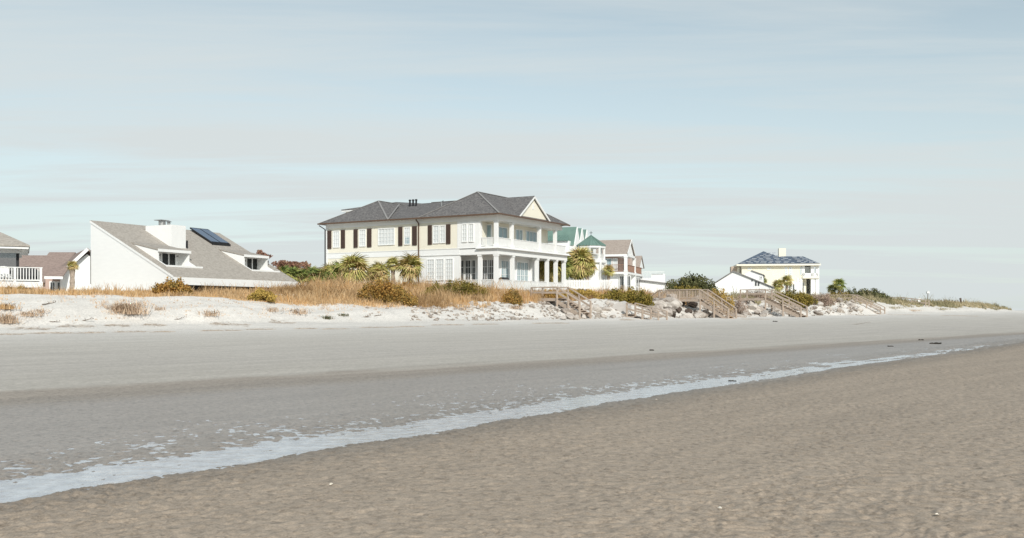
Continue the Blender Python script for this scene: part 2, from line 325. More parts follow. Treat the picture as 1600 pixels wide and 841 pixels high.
v3=T.nodes.new('ShaderNodeMapRange'); nl(nm.outputs[0],v3.inputs[0]); v3.inputs[1].default_value=.3; v3.inputs[2].default_value=.7; v3.inputs[3].default_value=.95; v3.inputs[4].default_value=1.05
# damp pits left by the tide, and shell grit
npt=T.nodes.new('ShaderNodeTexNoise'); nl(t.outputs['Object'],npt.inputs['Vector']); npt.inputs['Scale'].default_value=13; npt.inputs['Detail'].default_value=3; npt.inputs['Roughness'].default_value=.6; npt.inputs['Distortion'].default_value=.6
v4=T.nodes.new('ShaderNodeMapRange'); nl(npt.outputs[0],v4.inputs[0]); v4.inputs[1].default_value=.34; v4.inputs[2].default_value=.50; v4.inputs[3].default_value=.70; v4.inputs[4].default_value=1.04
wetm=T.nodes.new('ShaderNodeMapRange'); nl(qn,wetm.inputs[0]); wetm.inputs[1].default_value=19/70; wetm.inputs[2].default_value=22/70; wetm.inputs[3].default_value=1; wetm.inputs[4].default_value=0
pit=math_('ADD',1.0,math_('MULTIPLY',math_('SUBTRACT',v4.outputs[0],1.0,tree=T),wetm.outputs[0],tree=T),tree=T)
ng=T.nodes.new('ShaderNodeTexNoise'); nl(t.outputs['Object'],ng.inputs['Vector']); ng.inputs['Scale'].default_value=60; ng.inputs['Detail'].default_value=2
v5=T.nodes.new('ShaderNodeMapRange'); nl(ng.outputs[0],v5.inputs[0]); v5.inputs[1].default_value=.3; v5.inputs[2].default_value=.7; v5.inputs[3].default_value=.84; v5.inputs[4].default_value=1.16
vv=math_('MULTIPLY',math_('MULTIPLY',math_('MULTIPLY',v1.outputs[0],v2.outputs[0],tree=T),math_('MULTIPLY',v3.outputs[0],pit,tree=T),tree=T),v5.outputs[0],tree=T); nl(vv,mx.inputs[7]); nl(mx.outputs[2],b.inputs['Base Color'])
rg=T.nodes.new('ShaderNodeValToRGB'); nl(qn,rg.inputs[0]); e=rg.color_ramp.elements
rst=[(0,.75),(8.2,.66),(9.8,.45),(12,.40),(17,.44),(20,.7),(22,.9),(70,.95)]
e[0].position=0; e[0].color=(.62,)*3+(1,); e[1].position=1; e[1].color=(.95,)*3+(1,)
for p,c in rst[1:-1]: k=e.new(p/70); k.color=(c,c,c,1)
nl(rg.outputs[0],b.inputs['Roughness']); b.inputs['Specular IOR Level'].default_value=.38
bp=T.nodes.new('ShaderNodeBump'); bp.inputs['Strength'].default_value=.55; bp.inputs['Distance'].default_value=.012; nl(nf.outputs[0],bp.inputs['Height'])
n5=T.nodes.new('ShaderNodeTexNoise'); nl(t.outputs['Object'],n5.inputs['Vector']); n5.inputs['Scale'].default_value=28; n5.inputs['Detail'].default_value=3
bp2=T.nodes.new('ShaderNodeBump'); bp2.inputs['Strength'].default_value=.5; bp2.inputs['Distance'].default_value=.004; nl(n5.outputs[0],bp2.inputs['Height']); nl(bp.outputs[0],bp2.inputs['Normal']); nl(bp2.outputs[0],b.inputs['Normal'])
V=np.stack([X,Y,Z],-1).reshape(-1,3)
g=mesh_obj('beach_ground',npmesh('beach_ground',V,Fq,m,smooth=True)); tag(g,'sandy beach and dune ground, wet and rippled near, pale and dry at the dune','beach',kind='structure')
# check the winding once
me=g.data
if me.polygons[len(me.polygons)//2].normal.z<0: me.flip_normals()
# water: a level sheet that the rippled sand breaks through
m,T,b=new_mat('shallow_water'); b.inputs['Base Color'].default_value=(.50,.52,.53,1); b.inputs['Roughness'].default_value=.17; b.inputs['Specular IOR Level'].default_value=.9; b.inputs['IOR'].default_value=1.45
t=T.nodes.new('ShaderNodeTexCoord'); n=T.nodes.new('ShaderNodeTexNoise'); n.inputs['Scale'].default_value=5; n.inputs['Detail'].default_value=4; T.links.new(t.outputs['Object'],n.inputs['Vector'])
bp=T.nodes.new('ShaderNodeBump'); bp.inputs['Strength'].default_value=.8; bp.inputs['Distance'].default_value=.02; nw=T.nodes.new('ShaderNodeTexNoise'); nw.inputs['Scale'].default_value=4.5; nw.inputs['Detail'].default_value=8; nw.inputs['Roughness'].default_value=.7; T.links.new(t.outputs['Object'],nw.inputs['Vector']); rw=T.nodes.new('ShaderNodeValToRGB'); T.links.new(nw.outputs[0],rw.inputs[0]); rw.color_ramp.elements[0].position=.42; rw.color_ramp.elements[0].color=(.36,.365,.39,1); rw.color_ramp.elements[1].position=.62; rw.color_ramp.elements[1].color=(.54,.55,.57,1); T.links.new(rw.outputs[0],b.inputs['Base Color']); T.links.new(n.outputs[0],bp.inputs['Height']); T.links.new(bp.outputs[0],b.inputs['Normal'])
ts=np.linspace(-14,150,120); W=[]
for tv in ts:
    qc=float(QC(min(max(tv,-60),75)))
    wd=np.interp(tv,[-14,30,60,150],[1,1,.7,.3])
    for dq in (-1.6*wd,-.5,2,7.0): x_,y_=XY(qc+dq,tv); W.append((x_,y_,.0))
Fw=[(4*i+j,4*i+j+1,4*i+j+5,4*i+j+4) for i in range(len(ts)-1) for j in range(3)]
wt=mesh_obj('tidal_stream',npmesh('tidal_stream',W,Fw,m)); 
if wt.data.polygons[0].normal.z<0: wt.data.flip_normals()
tag(wt,'shallow stream of tide water running across the wet sand','water',kind='structure')

# ---------------------------------------------------------------- building helpers
def rail(parent,p,q,h=1.0,sp=.14,mt=None,bal=.04,post=True,individual=False,name='railing',base=.1,panel=False):
    mt=mt or M['wood_white']; p=Vector(p); q=Vector(q); mb=MB(); up=Vector((0,0,1))
    mb.beam(p+up*h,q+up*h,.12,.07); mb2_=MB().beam(p+up*base,q+up*base,.07,.08)
    n=max(1,int((q-p).length/sp)); bm=MB()
    for i in range(1,n):
        a=p.lerp(q,i/n); bm.beam(a+up*(base+.02),a+up*(h-.02),bal)
    o=mb.build(name,mt,parent)
    tag(bm.build('baluster_row',mt,o),kind='stuff'); mb2_.build('bottom_rail',mt,o)
    return o
def window(par,face,c,a0,a1,z0,z1,nx,ny,fm='white',gm='shade',cas=.1,bar=.045,proud=.06,name='window',sash=None):
    """framed window standing on wall plane; face 'y' looks to -y, face 'x' looks to +x"""
    if a0>a1:a0,a1=a1,a0
    if z0>z1:z0,z1=z1,z0
    def B(mb,u0,u1,w0,w1,d0,d1):
        if face=='y': mb.box(u0,u1,c-d1,c-d0,w0,w1)
        else: mb.box(c+d0,c+d1,u0,u1,w0,w1)
    f=MB()
    B(f,a0,a0+cas,z0,z1,-.05,proud+.02); B(f,a1-cas,a1,z0,z1,-.05,proud+.02); B(f,a0+cas,a1-cas,z1-cas,z1,-.05,proud+.02); B(f,a0+cas,a1-cas,z0,z0+cas,-.05,proud+.04)
    i0,i1,j0,j1=a0+cas,a1-cas,z0+cas,z1-cas
    for k in range(1,nx): x=i0+(i1-i0)*k/nx; B(f,x-bar/2,x+bar/2,j0,j1,0,proud)
    for k in range(1,ny): z=j0+(j1-j0)*k/ny; B(f,i0,i1,z-bar/2,z+bar/2,0,proud-.004)
    if sash: 
        for sx in sash: x=i0+(i1-i0)*sx; B(f,x-bar*1.4,x+bar*1.4,j0,j1,0,proud+.01)
    o=f.build(name,M[fm],par)
    pm=MB(); B(pm,i0,i1,j0,j1,-.04,.02); pm.build('pane',M[gm],o)
    return o
def roofpoly(par,faces,mt,name='roof',th=.12):
    mb=MB()
    for f in faces: mb.prism(f,(0,0,-th))
    return mb.build(name,mt,par)

# ================================================================ MAIN HOUSE
mf=Frame(776.5,100.5,-30,0)
h=mf.thing('large_house','large two storey cream house with grey hip roof, brown shutters and white double porch','house')
FX,FY,FZ=mf.fx,mf.fy,mf.fz
g0=2.9; XL=-23.2; EZ=11.72
w1=MB()
w1.box(XL,-6.0,0,14,8.3,EZ-.5).box(-6,-2.13,0,14,8.3,EZ-.5).box(-2.13,-1.4,1.5,14,8.3,EZ-.5)
w1.box(XL,-9.96,0.0,14,g0,7.7)
w1.build('wall',M['cream'],h)
w2=MB()
w2.box(XL-.03,-4.67,-.04,14.0,7.7,8.3)               # belt band
w2.box(-9.96,-6.0,0,14,g0,7.7).box(-6,-4.67,0,.3,g0,7.7).box(-4.67,-1.4,2,10,g0,7.7).box(-6,-4.67,2,10,g0,7.7)
w2.box(XL-.05,-2.13,-.05,14.02,EZ-.5,EZ+.05)          # frieze
w2.box(XL-.04,XL+.22,-.06,.2,g0,EZ-.52)               # corner board
w2.build('white_wall',M['white'],h)
MB().box(-2.13,.02,-.05,15.0,11.15,EZ+.05).build('porch_frieze',M['white'],h)
MB().box(-2.4,-2.06,-.03,.4,8.32,11.2).box(FX(716)-.1,FX(749),-.045,.02,8.3,11.2).build('trim_panel',M['white'],h)
MB().box(XL,-2.1,-.075,-.045,8.28,8.36).box(-9.9,-4.6,-.07,-.045,7.62,7.72).build('belt_moulding',M['wood_white'],h)
# porch decks
MB().box(-4.67,.02,-.02,16.3,7.6,8.2).build('porch_fascia',M['white'],h)
MB().box(-2.45,.32,-.32,16.6,8.2,8.28).box(-2.35,.2,-.2,16.5,8.285,8.42).build('cornice',M['white'],h)
MB().box(-4.6,.1,-.1,16.5,3.72,3.92).box(-4.5,0,0.02,16.3,g0-.3,3.70).build('porch_floor',M['white'],h)
# columns
def column(par,x,y,w_,z0,z1,name='column'):
    c=MB(); c.box(x-w_/2,x+w_/2,y-w_/2,y+w_/2,z0+.22,z1-.2); c.box(x-w_/2-.05,x+w_/2+.05,y-w_/2-.05,y+w_/2+.05,z0,z0+.215); c.box(x-w_/2-.05,x+w_/2+.05,y-w_/2-.05,y+w_/2+.05,z1-.195,z1-.003)
    return c.build(name,M['white'],par)
for y in (.22,3.45,9.7,13.6): column(h,-.22,y,.36,8.44,11.15)
for x,y in ((-.24,.24),(-.24,3.6),(-.24,9.15),(-.24,11.6),(-.24,13.8),(-.24,15.9),(-2.2,.24),(-1.2,9.75)): column(h,x,y,.38,3.93,7.6)
# balustrades
for a,b_ in (((-2.0,.15),(-.45,.15)),((-.2,.45),(-.2,3.2)),((-.2,3.7),(-.2,9.45)),((-.2,9.95),(-.2,13.35)),((-.2,13.85),(-.2,16.3)),((-.4,16.3),(-2.2,16.3))): rail(h,(*a,8.44),(*b_,8.44),.92,.13,bal=.07)
for a,b_ in (((-4.5,.15),(-2.45,.15)),((-1.95,.15),(-.5,.15)),((-.2,.5),(-.2,3.35)),((-.2,3.85),(-.2,8.9)),((-.2,9.4),(-.2,11.35)),((-.2,11.9),(-.2,13.5)),((-.2,14.1),(-.2,15.6))): rail(h,(*a,3.93),(*b_,3.93),1.0,.15,bal=.075)
# upper windows with shutters on long face
sh=[(512,518,533.2,539.2),(553,559,574,580.6),(622.8,629,644.5,651.5),(669,675,697.5,704)]
for i,(a,b_,c,d) in enumerate(sh):
    xa,xb,xc,xd=[FX(k) for k in (a,b_,c,d)]
    for p,q in ((xa,xb),(xc,xd)):
        s_=MB().box(p,q,-.09,.0,8.86,10.98)
        n=26
        for k in range(n):
            z=8.94+(10.9-8.94)*k/n; s_.box(p+.06,q-.06,-.105,-.09,z,z+.05)
        s_.build('shutter',M['shutter'],h)
    if i<2: window(h,'y',0,xb+.25,xc-.2,8.95,10.92,3,4)
    elif i==2: window(h,'y',0,xb+.25,xc-.25,8.95,10.92,3,4,gm='shade'); MB().box(xb+.42,xc-.42,-.045,-.03,9.05,9.75).build('lower_pane',M['glass_blue'],h) 
    else: window(h,'y',0,FX(676.5),FX(686.5),8.95,10.92,2,4); window(h,'y',0,FX(687.2),FX(696.6),8.95,10.92,2,4)
window(h,'y',0,FX(591),FX(617),9.0,10.92,5,4)
window(h,'y',-.045,FX(722),FX(730.5),8.95,10.95,2,4); window(h,'y',-.045,FX(732.8),FX(741),8.95,10.95,2,4)
for a,b_ in ((667,679.2),(681.2,694.2),(696.2,708.5)): window(h,'y',0,FX(a),FX(b_),4.92,7.3,3,5)
window(h,'y',0,FX(603),FX(611),5.0,7.2,2,4,gm='glass')
# porch doors and windows
window(h,'y',1.5,-2.75,-1.5,8.5,10.9,2,1,gm='glass_blue')
for a,b_,n in ((778,792,2),(805,816,2),(821,842.5,4)):
    window(h,'x',-1.4,FY(a,-1.4),FY(b_,-1.4),8.6,10.75,n,1,gm='glass_blue')
window(h,'y',2,FX(719,2),FX(744.5,2),4.1,7.25,6,4,gm='glass',sash=(.25,.72),cas=.14)
window(h,'y',2,FX(752.5,2),-1.5,4.1,7.25,6,4,gm='glass',sash=(.5,),cas=.14)
window(h,'x',-1.4,FY(782,-1.4),FY(800.5,-1.4),4.0,7.2,6,4,gm='glass_blue',sash=(.33,.66),cas=.14)
window(h,'x',-1.4,FY(806.5,-1.4),FY(825,-1.4),4.0,7.2,6,4,gm='glass_blue',sash=(.33,.66),cas=.14)
# roofs: main block, two crossing hips, gable over the porch
ov=.6; ez=EZ+.06; rz=14.4
mainf=[[(XL-ov,-ov,ez),(ov,-ov,ez),(-6,7.2,rz),(-16.5,7.2,rz)],[(XL-ov,14.6,ez),(-16.5,7.2,rz),(-6,7.2,rz),(ov,14.6,ez)],[(XL-ov,-ov,ez),(-16.5,7.2,rz),(XL-ov,14.6,ez)],[(ov,-ov,ez),(ov,14.6,ez),(-6,7.2,rz)]]
roofpoly(h,mainf,M['slate'])
def hip(par,x0,x1,y0,y1,yp0,yp1,z0,z1,mt,cap=None,th=.1,name='roof'):
    xm=(x0+x1)/2
    fs=[[(x0,y0,z0),(x1,y0,z0),(xm,yp0,z1)],[(x1,y0,z0),(x1,y1,z0),(xm,yp1,z1),(xm,yp0,z1)],[(x1,y1,z0),(x0,y1,z0),(xm,yp1,z1)],[(x0,y1,z0),(x0,y0,z0),(xm,yp0,z1),(xm,yp1,z1)]]
    o=roofpoly(par,fs,mt,name,th)
    if cap:
        c=MB()
        for p,q in (((x0,y0,z0),(xm,yp0,z1)),((x1,y0,z0),(xm,yp0,z1)),((xm,yp0,z1),(xm,yp1,z1)),((x1,y1,z0),(xm,yp1,z1))):
            c.beam(Vector(p)+Vector((0,0,.03)),Vector(q)+Vector((0,0,.03)),.2,.05)
        c.build('ridge_cap',cap,o)
    return o
hip(h,XL-ov-.02,-13.8,-ov-.02,14.7,4.1,11,ez+.02,14.62,M['slate'],M['slate_cap'])
hip(h,-9.6,ov+.03,-ov-.03,15.6,3.3,12.2,ez+.03,14.72,M['slate'],M['slate_cap'])
MB().beam((-13.3,7.2,rz+.04),(-7.4,7.2,rz+.04),.22,.05).beam((-13.8,-.5,ez+.12),(-17.3,6.2,14.33),.16,.06).build('ridge_cap',M['slate_cap'],h)
# porch gable
ya,yb,ym=3.9,10.9,7.25; gz=14.35
roofpoly(h,[[(.55,ya-.2,ez+.05),(.55,ym,gz+.06),(-5,ym,gz+.06),(-5,ya-.2,ez+.05)],[(.55,yb+.2,ez+.05),(.55,ym,gz+.06),(-5,ym,gz+.06),(-5,yb+.2,ez+.05)]],M['slate'],'gable_roof')
MB().prism([(.2,ya+.1,ez+.1),(.2,yb-.1,ez+.1),(.2,ym,gz-.2)],(.12,0,0)).build('gable_wall',M['cream'],h)
MB().prism([(.325,7.1,12.9),(.325,7.42,12.9),(.325,7.42,13.5),(.325,7.1,13.5)],(.03,0,0)).build('gable_vent',M['white'],h)
MB().beam((.52,ya-.05,ez+.02),(.52,ym,gz-.1),.12,.2).beam((.52,yb+.05,ez+.02),(.52,ym,gz-.1),.12,.2).build('barge_board',M['white'],h)
# gutter, downpipes, vents, back wing
MB().box(XL-ov-.14,ov+.14,-ov-.14,-ov-.03,EZ-.06,EZ+.1).box(ov+.03,ov+.14,-ov-.03,15.7,EZ-.06,EZ+.1).build('gutter',M['gutter'],h)
MB().box(XL-ov,ov,-ov,0,EZ+.0,EZ+.03).box(0.02,ov,0,15.6,EZ+.0,EZ+.03).build('soffit',M['white'],h)
MB().beam((-9.96,-.11,g0),(-9.96,-.11,EZ-.5),.1).beam((-9.96,-.11,EZ-.5),(-9.96,-.6,EZ-.1),.1).build('downpipe',M['gutter'],h)
MB().beam((XL-.1,-.12,g0),(XL-.1,-.12,EZ-.6),.1).beam((XL-.1,-.12,EZ-.6),(XL-.6,-.62,EZ-.15),.1).build('downpipe',M['black'],h)
for u in (640.5,645.5,650.3):
    x=FX(u,6); MB().cyl((x,6,13.6),(x,6,14.62),.11).cyl((x,6,14.63),(x,6,14.78),.17,.13).build('roof_vent',M['black'],h)
x=FX(690,5); MB().cyl((x,5,13.4),(x,5,14.1),.09).cyl((x,5,14.1),(x+.25,5,14.2),.09).build('roof_vent',M['steel'],h)
xq=FX(533,15.5); ze_=FZ(327.8,xq,15.5); zq=FZ(320.6,FX(545,18),18)
hip(h,xq,-19.5,15.5,21,18.2,18.3,ze_,zq,M['slate'],None,name='rear_roof'); MB().box(xq+.5,-20,15.9,20.6,g0,ze_-.1).build('rear_wall',M['cream'],h); MB().box(xq+.05,-19.6,15.55,15.9,ze_-.3,ze_-.1).build('rear_fascia',M['white'],h)

gr=thing('covered_grill',(*mf.w(-.9,3.0),3.93),mf.r,'dark covered barbecue grill standing on the lower porch of the cream house','grill')
MB().box(-.35,.35,-.55,.55,.55,1.15).prism([(-.35,-.55,1.153),(.35,-.55,1.153),(.2,-.5,1.32),(-.2,-.5,1.32)],(0,1.05,0)).build('lid',M['grill'],gr)
for a in (-.28,.28):
    for b_ in (-.45,.45): box('leg',M['black'],gr,a-.03,a+.03,b_-.03,b_+.03,0,.548)

# ================================================================ WEDGE HOUSE
cf=Frame(270,80,-27.3,0)
c=cf.thing('wedge_house','white house with one long grey shingled slope, two dormers and a box chimney','house')
Rx=-9.96; Rz=9.59; Ez=4.58; Lc=15.54; SL=(Rz-Ez)/9.96
zr=lambda x: Ez-SL*x
MB().prism([(Rx,0,2.2),(-.0,0,2.2),(-.0,0,Ez-.15),(Rx,0,Rz-.15)],(0,.2,0)).prism([(Rx,Lc-.2,2.2),(-.0,Lc-.2,2.2),(-.0,Lc-.2,Ez-.15),(Rx,Lc-.2,Rz-.15)],(0,.2,0)).box(Rx,Rx+.2,.2,Lc-.2,2.2,Rz-.3).build('wall',M['siding'],c)
box('recessed_wall',M['interior'],c,-1.6,-1.4,.2,Lc-.2,2.2,3.8)  # near-black wall colour paints in the shade under the eave
# dormers: (left y, right y, front x, window x, sill x, back-left x)
def dormer_dims(uhl,uhr,vhl,vhr,usl,usr,vs):
    pass
D=[]
for (uh0,vh0,uh1,ub,vb,us1) in ((246.7,391.4,296.0,204,379.7,304),(381.2,400.0,418.2,344.5,390,427)):
    xf=-2.75
    y0=cf.fy(uh0,xf); y1=cf.fy(uh1,xf); zt=cf.fz(vh0,xf,y0); D.append((y0,y1,xf,zt))
xh0,xh1=-4.0,-1.75
# roof strips with openings under the dormers
def strip(xa,xb,ya,yb): return [(xa,ya,zr(xa)),(xb,ya,zr(xb)),(xb,yb,zr(xb)),(xa,yb,zr(xa))]
ys=[-.03,D[0][0],D[0][1],D[1][0],D[1][1],Lc+.1]; fs=[]
for i in range(5):
    if i in (1,3): fs+=[strip(Rx-.1,xh0,ys[i],ys[i+1]),strip(xh1,.12,ys[i],ys[i+1])]
    else: fs.append(strip(Rx-.1,.12,ys[i],ys[i+1]))
roofpoly(c,fs,M['grey_shingle'],'roof',.14)
MB().box(.1,.2,-.06,Lc+.1,3.85,Ez-.1).box(.0,.1,-.1,Lc,3.9,4.1).build('fascia',M['white'],c)
MB().prism([(Rx-.05,-.03,Rz+.03),(.1,-.03,Ez-.02),(.1,-.03,Ez-.22),(Rx-.05,-.03,Rz-.17)],(0,-.03,0)).build('rake_board',M['white'],c)
for (y0,y1,xf,zt) in D:
    d=MB(); fz=5.46; th=.12
    xb=-5.7; zb=zr(xb)+.02
    zt_at=lambda x: zt+(zb-zt)*(x-xf)/(xb-xf)
    for (ya,yb_) in ((y0,y0+th),(y1-th,y1)):
        d.prism([(xb,ya,zr(xb)-.1),(xb,ya,zb),(xf,ya,zt),(xf,ya,zr(xf)+.02),(xh1,ya,zr(xh1)+.03),(xh1,ya,fz),(xh0,ya,fz)],(0,th,0))
    dm=d.build('dormer',M['siding'],c)
    MB().prism([(xb-.3,y0-.06,zt_at(xb-.3)+.02),(xf+.08,y0-.06,zt+.02),(xf+.08,y0-.06,zt+.12),(xb-.3,y0-.06,zt_at(xb-.3)+.12)],(0,y1-y0+.12,0)).build('dormer_roof',M['grey_shingle'],dm)
    MB().box(xf+.085,xf+.13,y0-.08,y1+.08,zt-.1,zt+.14).box(xh1,xh1+.12,y0-.05,y1+.5,fz-.05,fz+.1).box(xh0,xh1,y0+th,y1-th,fz-.06,fz).build('dormer_trim',M['white'],dm)
    MB().box(xh0-.12,xh0,y0+th,y1-th,fz,zt+.25).build('dormer_back_wall',M['siding'],dm)
    wy0,wy1=(cf.fy(251.0,xh0),cf.fy(274.5,xh0)) if y0<5 else (cf.fy(384.0,xh0),cf.fy(402.5,xh0))
    f_=MB(); wz0,wz1=fz+.08,zt-.12; wx=xh0
    for a,b_ in ((wy0,wy0+.1),((wy0+wy1)/2-.05,(wy0+wy1)/2+.05),(wy1-.1,wy1)): f_.box(wx,wx+.09,a,b_,wz0,wz1)
    f_.box(wx,wx+.08,wy0,wy1,wz0-.08,wz0).box(wx,wx+.08,wy0,wy1,wz1,wz1+.08)
    f_.build('window_frame',M['white'],dm); box('window_pane',M['dimglass'],dm,wx,wx+.03,wy0+.1,wy1-.1,wz0,wz1)
# chimney
cy0=cf.fy(268,-5.6); cy1=cf.fy(282,-5.6)
ch=box('chimney',M['white'],c,-8.9,-5.6,cy0,cy0+1.7,5.5,cf.fz(351,-5.6,cy0)); zt=cf.fz(351,-5.6,cy0)
cc=-7.3; MB().cyl((cc-.35,cy0+.8,zt),(cc-.35,cy0+.8,zt+.5),.32,n=12).cyl((cc+.5,cy0+.8,zt),(cc+.5,cy0+.8,zt+.35),.14).cyl((cc+.5,cy0+.8,zt+.35),(cc+.5,cy0+.8,zt+.48),.3,.05).box(cc-.85,cc+.05,cy0+.3,cy0+1.2,zt+.5,zt+.56).build('chimney_cap',M['steel'],ch)
# solar panels (two, each a part)
def onroof(x,y,dz): return Vector((x,y,zr(x)+dz))
yA,yB=11.45,13.95
for k in range(2):
    a=yA+(yB-yA)*k/2+.03; b_=yA+(yB-yA)*(k+1)/2-.03
    p=[onroof(-9.9,a,.33),onroof(-7.0,a,.25),onroof(-7.0,b_,.25),onroof(-9.9,b_,.33)]
    sp=MB().prism(p,(0,0,-.14)).build('solar_panel',M['black'],c)
    q=[v+Vector((0,0,.006)) for v in (p[0].lerp(p[2],.03),p[1].lerp(p[3],.05),p[2].lerp(p[0],.03),p[3].lerp(p[1],.05))]
    MB().poly(q).build('panel_glass',M['solar'],sp)
MB().box(-6.95,-6.9,yA,yB,zr(-6.95)-.02,zr(-6.95)+.2).beam(onroof(-5.6,cy0+1.85,.1),onroof(-5.6,cy0+1.85,.75),.12).build('roof_flashing',M['black'],c)
box('side_light',M['steel'],c,Rx-.02,Rx+.06,-.03,0,4.0,7.0)

# ================================================================ LEFT HOUSE with deck
af=Frame(0,76,27,0)
a=af.thing('deck_house','grey roofed house with dark framed glass and white sun deck, cut by left edge','house')
ex=af.fx(46.6,0); ezA=af.fz(383.5,ex,0)
xw=af.fx(27.5,1.2)
zc0=af.fz(440,0,0)
roofpoly(a,[[(-14,-.2,ezA),(ex,-.2,ezA),(ex-4.2,5,ezA+2.3),(-14,5,ezA+2.3)],[(ex,-.2,ezA),(ex,10.2,ezA),(ex-4.2,5,ezA+2.3)],[(-14,10.2,ezA),(ex,10.2,ezA),(ex-4.2,5,ezA+2.3),(-14,5,ezA+2.3)]],M['grey_shingle'])
MB().box(-14,ex-.08,-.12,10.1,ezA-.3,ezA-.14).box(-14,xw+.3,1.0,9,ezA-.6,ezA-.3).build('soffit',M['white'],a)
MB().box(-14,xw-4.6,1.3,9,zc0,ezA-.6).build('wall',M['siding'],a)
gl=MB(); 
for x in (xw,xw-1.75,xw-3.5): gl.box(x-.11,x+.11,1.1,1.24,zc0,ezA-.6)
gl.box(xw-3.5,xw,1.1,1.24,zc0,zc0+.9).box(xw-.12,xw+.05,7.9,8.1,zc0,ezA-.6); gl.build('glass_frame',M['black'],a)
m,T,b=new_mat('clear_glass'); T.nodes.remove(b); o1=T.nodes['Material Output']; t1=T.nodes.new('ShaderNodeBsdfTransparent'); t1.inputs[0].default_value=(.62,.66,.68,1); g1=T.nodes.new('ShaderNodeBsdfGlossy'); g1.inputs['Roughness'].default_value=.03; f1=T.nodes.new('ShaderNodeMixShader'); f1.inputs[0].default_value=.16; T.links.new(t1.outputs[0],f1.inputs[1]); T.links.new(g1.outputs[0],f1.inputs[2]); T.links.new(f1.outputs[0],o1.inputs[0]); M['clear']=m
box('glass_wall',M['clear'],a,xw-5,xw,1.15,1.18,zc0+.1,ezA-.6); box('glass_return',M['clear'],a,xw-.02,xw,1.25,8,zc0+.1,ezA-.6)
dx=af.fx(66,-2.6); dz=af.fz(441,dx,-2.6)
MB().box(-13,dx,-2.6,3.1,dz-.12,dz).build('deck_floor',M['wood_white'],a)
MB().box(-13,dx+.04,-2.66,-2.6,dz-.42,dz+.02).build('deck_fascia',M['wood_white'],a)
for x in (dx-.1,dx-1.9,dx-3.7,dx-5.5): box('deck_post',M['wood_white'],a,x-.09,x+.09,-2.6,-2.42,2.6,dz+1.12)
for i,(p,q) in enumerate((((-12,-2.5,dz),(dx-.1,-2.5,dz)),((dx-.05,-2.5,dz),(dx-.05,2.8,dz)))):
    p=Vector(p); q=Vector(q); mb=MB(); up=Vector((0,0,1)); mb.beam(p+up*1.12,q+up*1.12,.16,.07)
    ro=mb.build('deck_railing',M['wood_white'],a); MB().beam(p+up*.14,q+up*.14,.06,.1).build('bottom_rail',M['wood_white'],ro); n=int((q-p).length/.2)
    bm=MB().beam((0,0,.16),(0,0,1.09),.07).me('baluster',M['wood_white'])
    for k in range(1,n): o=mesh_obj('baluster',bm,ro); o.location=p.lerp(q,k/n)
box('crawl_space_shade',M['interior'],a,-13,dx-.6,-1.6,3,2.6,dz-.43)  # near-black box stands in for the shade under the deck
# adirondack chairs on the deck
def deck_chair(x,y,rz,label):
    t=thing('deck_chair',(*af.w(x,y),dz),af.r+rz,label,'chair','white slatted chairs on the left deck')
    s=MB()
    for k in range(5): s.box(-.28+.115*k,-.28+.115*k+.1,-.3,.25,.36,.39)
    s.build('seat',M['white'],t); s=MB()
    for k in range(6): s.beam((-.26+.104*k,.25,.36),(-.26+.104*k,.55,1.28-.03*abs(k-2.5)),.09,.025)
    s.build('backrest',M['white'],t)
    for sx in (-.36,.36): box('armrest',M['white'],t,sx-.06,sx+.06,-.4,.35,.6,.63); box('leg',M['white'],t,sx-.03,sx+.03,-.35,-.28,0,.6); box('leg',M['white'],t,sx-.03,sx+.03,.25,.32,0,.6)
deck_chair(af.fx(12,-1.4),-1.4,.5,'white slatted deck chair standing nearest the glass corner of the left house')
deck_chair(af.fx(4,-1.2),-1.2,.1,'white slatted deck chair cut off by the left edge of the picture')
mb=MB(); n=10
for k in range(n):
    a0=PI*k/n; a1=PI*(k+1)/n
    mb.prism([(1.05*math.cos(a0),-.5,.5+.75*math.sin(a0)),(1.05*math.cos(a1),-.5,.5+.75*math.sin(a1)),(0,-.5,.5)],(0,1,0))
mb.box(-1,1,-.45,.45,0,.5)
o=mb.build('covered_table',M['grill']); o.location=(*af.w(af.fx(41,-1.0),-1.0),dz); o.rotation_euler=(0,0,af.r); tag(o,'dark rounded covered furniture behind the white railing of left deck','furniture')

# ================================================================ BROWN ROOF HOUSE
Y0=98; bf=Frame(137,Y0,30,0)
b_=bf.thing('brown_roof_house','house with brown shingled roofs and a white gable wall between two larger houses','house')
xp0,xp1=bf.fx(69,-1.3),bf.fx(98,-1.3); zp=bf.fz(431.5,xp0,-1.3)
rz_=bf.fz(387.6,0,0); 
wl=bf.fx(95.5,0); ezb=bf.fz(424,wl,0); sb=(rz_-ezb)/(-wl)
# gable wall: half left of ridge, mirrored right
MB().prism([(wl,.5,2),(wl,.5,ezb-.3),(0,.5,rz_-.6),(-wl,.5,ezb-.3),(-wl,.5,2)],(0,.2,0)).box(wl,wl+.2,.7,12,2,ezb-.3).build('wall',M['siding'],b_)
xe=bf.fx(84,-.1); zee=rz_+sb*(xe)
roofpoly(b_,[[(xe,0,zee),(0,0,rz_),(0,12,rz_),(xe,12,zee)],[(-xe,0,zee),(0,0,rz_),(0,12,rz_),(-xe,12,zee)]],M['brown_shingle'],'roof',.15)
MB().beam((wl+.6,-.06,rz_+sb*(wl+.6)+sb*0-.2),(0,-.06,rz_-.1),.1,.32).build('barge_board',M['white'],b_)
MB().box(bf.fx(71,1.2),wl,1.2,1.4,2,zp-.1).build('porch_wall',M['pinksiding'],b_); 
roofpoly(b_,[[(xp0,-1.3,zp),(xp1,-1.3,zp),(xp1+.9,.45,zp+1.25),(xe-.1,.45,zp+.9)]],M['brown_shingle'],'porch_roof',.1)
